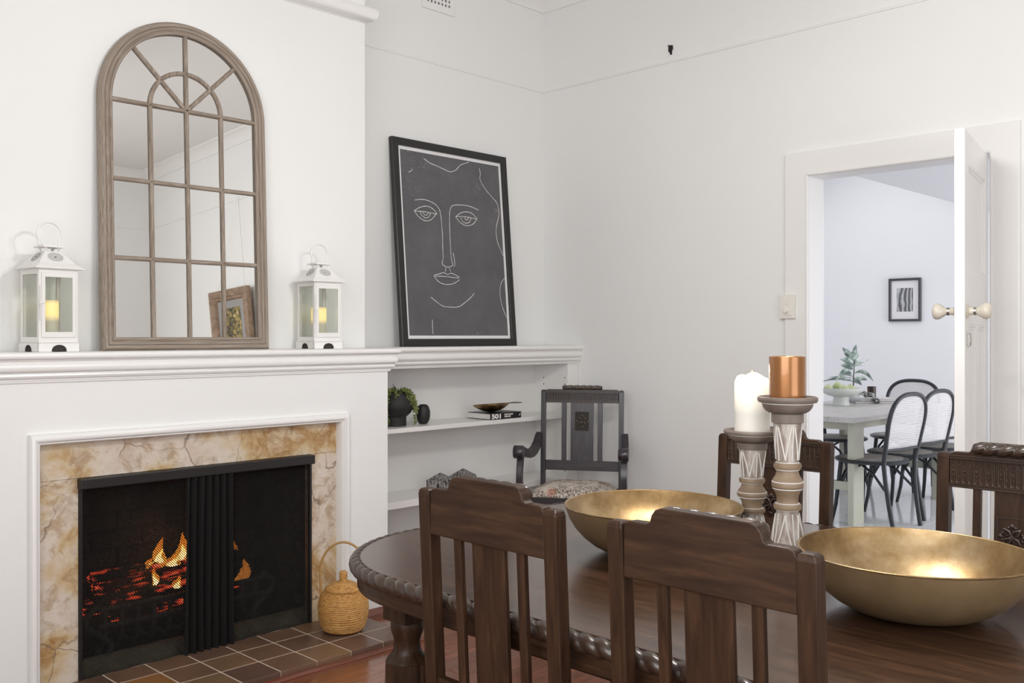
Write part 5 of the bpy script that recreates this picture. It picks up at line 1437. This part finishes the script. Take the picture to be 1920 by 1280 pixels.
S9 = 8.147 / 1782 / 9.14          # metres per pixel of the study crop
for (bz, tx, ty, wid, fwd, sag, face) in ((330, 445, 105, 0.018, 0.02, 0.01, 0.8), (300, 672, 48, 0.017, 0.0, 0.0, 0.8), (330, 625, 150, 0.034, -0.03, 0.0, 1.0), (330, 480, 205, 0.016, 0.03, 0.01, 0.6), (430, 372, 300, 0.022, -0.02, 0.02, 0.5),
                                          (480, 420, 405, 0.022, 0.03, 0.01, 0.6), (390, 885, 312, 0.017, 0.0, -0.01, 0.4), (400, 740, 285, 0.018, 0.02, 0.0, 0.7), (440, 760, 408, 0.017, -0.03, 0.01, 0.4), (600, 290, 690, 0.028, -0.03, 0.055, 0.6),
                                          (560, 958, 680, 0.022, -0.02, 0.045, 0.4), (650, 895, 668, 0.022, 0.03, 0.01, 0.5), (690, 740, 745, 0.022, -0.04, 0.02, 0.6), (690, 115, 690, 0.018, 0.05, 0.02, 0.4), (640, 195, 620, 0.006, 0.02, 0.01, 0.4)):
    leaf(0.5635 - 0.0 + (640 - 640) + (-(640 + bz / 9.14 - 630) * 8.147 / 1782), (tx - 620) * S9, 0.5595 - (640 + ty / 9.14 - 630) * 8.147 / 1782, wid, fwd, sag, face)

ang2 = math.radians(-45.5)
for (lab, z, sx, sy, hh, mm, dx) in (('grey bound book lying lowest beside the fruit bowl', 0.7605, 0.34, 0.24, 0.020, mat('grey_book_cloth', (0.30, 0.30, 0.31), 0.6), 0.0), ('white paperback lying on the grey book', 0.7815, 0.29, 0.21, 0.022, mat('white_book_cover', (0.72, 0.71, 0.72), 0.5), 0.02)):
    t = thing('book', lab, 'book', (7.80 + dx, 3.445 - dx, z), ang2)
    MB().box(-sx / 2, sx / 2, -sy / 2, sy / 2, 0, 0.002).box(-sx / 2, sx / 2, -sy / 2, sy / 2, hh - 0.002, hh).box(-sx / 2, -sx / 2 + 0.002, -sy / 2, sy / 2, 0.002, hh - 0.002).build('cover', mm, t)
    MB().box(-sx / 2 + 0.0025, sx / 2 - 0.004, -sy / 2 + 0.004, sy / 2 - 0.004, 0.0022, hh - 0.0022).build('pages', PAGES, t)
cup = thing('tealight_holder', 'small dark brown tumbler on the white paperback', 'candle holder', (7.90, 3.48, 0.8045))
MB().lathe([(0, 0), (0.033, 0), (0.035, 0.002), (0.036, 0.088), (0.034, 0.088), (0.032, 0.006), (0, 0.006)], n=28).build('tumbler', noisy('brown_tumbler', [(0.4, (0.02, 0.016, 0.014)), (0.6, (0.13, 0.06, 0.03))], 0.25, 8, 2, (3, 3, 0.4)), cup, smooth=40)
kn = thing('wooden_chain', 'grey wooden link chain draped over the books', 'ornament', (7.66, 3.40, 0.816))
for k, (r_, z_, f_, rx_, rz_) in enumerate(((-0.035, 0.026, -0.02, 0.3, 0.2), (0.0, 0.020, -0.01, 1.2, 0.8), (0.03, 0.022, -0.03, 0.4, 1.6), (0.05, -0.002, -0.075, 1.3, 0.4), (0.055, -0.026, -0.10, 1.0, 1.3))):
    M_ = Matrix.Translation(cr * r_ + cf * (f_ + 0.09) + Vector((0, 0, z_ if k < 3 else z_ - 0.0))) @ Matrix.Rotation(rz_, 4, 'Z') @ Matrix.Rotation(rx_, 4, 'X')
    MB().tube([tuple(M_ @ Vector((0.034 * math.cos(a), 0.022 * math.sin(a), 0))) for a in [2 * PI * q / 16 for q in range(16)]], 0.0085, 7, closed=True).build('link', noisy('greyed_wood_%d' % k, [(0.35, (0.05, 0.055, 0.05)), (0.6, (0.42, 0.43, 0.41))], 0.6, 20, 3), kn, smooth=60)

fpz = thing('framed_photograph', 'small dark framed black and white photograph on the far wall', 'picture', (NX1 - 0.002, 3.76, 1.464), -PI / 2)
w_, h_ = 0.31, 0.42
MB().sweep2([(-w_ / 2, 0), (w_ / 2, 0), (w_ / 2, h_), (-w_ / 2, h_)], [(0, 0), (0, 0.026), (0.004, 0.030), (0.018, 0.028), (0.022, 0.022), (0.022, 0)], lambda a, b, q: (a, -q, b), closed=True, profclosed=True).build('frame', mat('charcoal_frame', (0.05, 0.05, 0.055), 0.4), fpz)
MB().box(-w_ / 2 + 0.02, w_ / 2 - 0.02, -0.010, -0.003, 0.02, h_ - 0.02).build('mount', PAPER, fpz)
MB().box(-0.078, 0.078, -0.0115, -0.009, 0.095, 0.325).build('photograph', BWPHOTO, fpz)

# ------------------------------------------------------------------ ceiling pendant above the dining table (above the frame)
pd = thing('pendant_lamp', 'three arm ceiling pendant hanging above the dining table', 'lamp', (2.10, 1.30, CEILZ))
MB().lathe([(0, -0.0), (0.06, 0), (0.055, -0.03), (0.012, -0.04), (0, -0.04)], n=24).build('canopy', CHROME, pd, smooth=40)
MB().tube([(0, 0, -0.03), (0, 0, -1.00)], 0.006, 8).build('rod', CHROME, pd)
for (dx, dy) in ((0.16, 0.0), (-0.10, 0.15), (-0.10, -0.15)):
    ar = MB().tube([(0, 0, -1.00), (dx * 0.6, dy * 0.6, -1.02), (dx, dy, -1.00), (dx, dy, -1.05)], 0.005, 8).build('arm', CHROME, pd, smooth=60)
    MB().lathe([(0.02, -1.045), (0.045, -1.055), (0.085, -1.10), (0.083, -1.10), (0.043, -1.058), (0.018, -1.049)], n=28, c=(dx, dy, 0), cap=False).build('shade', WHITEMETAL, ar, smooth=40)
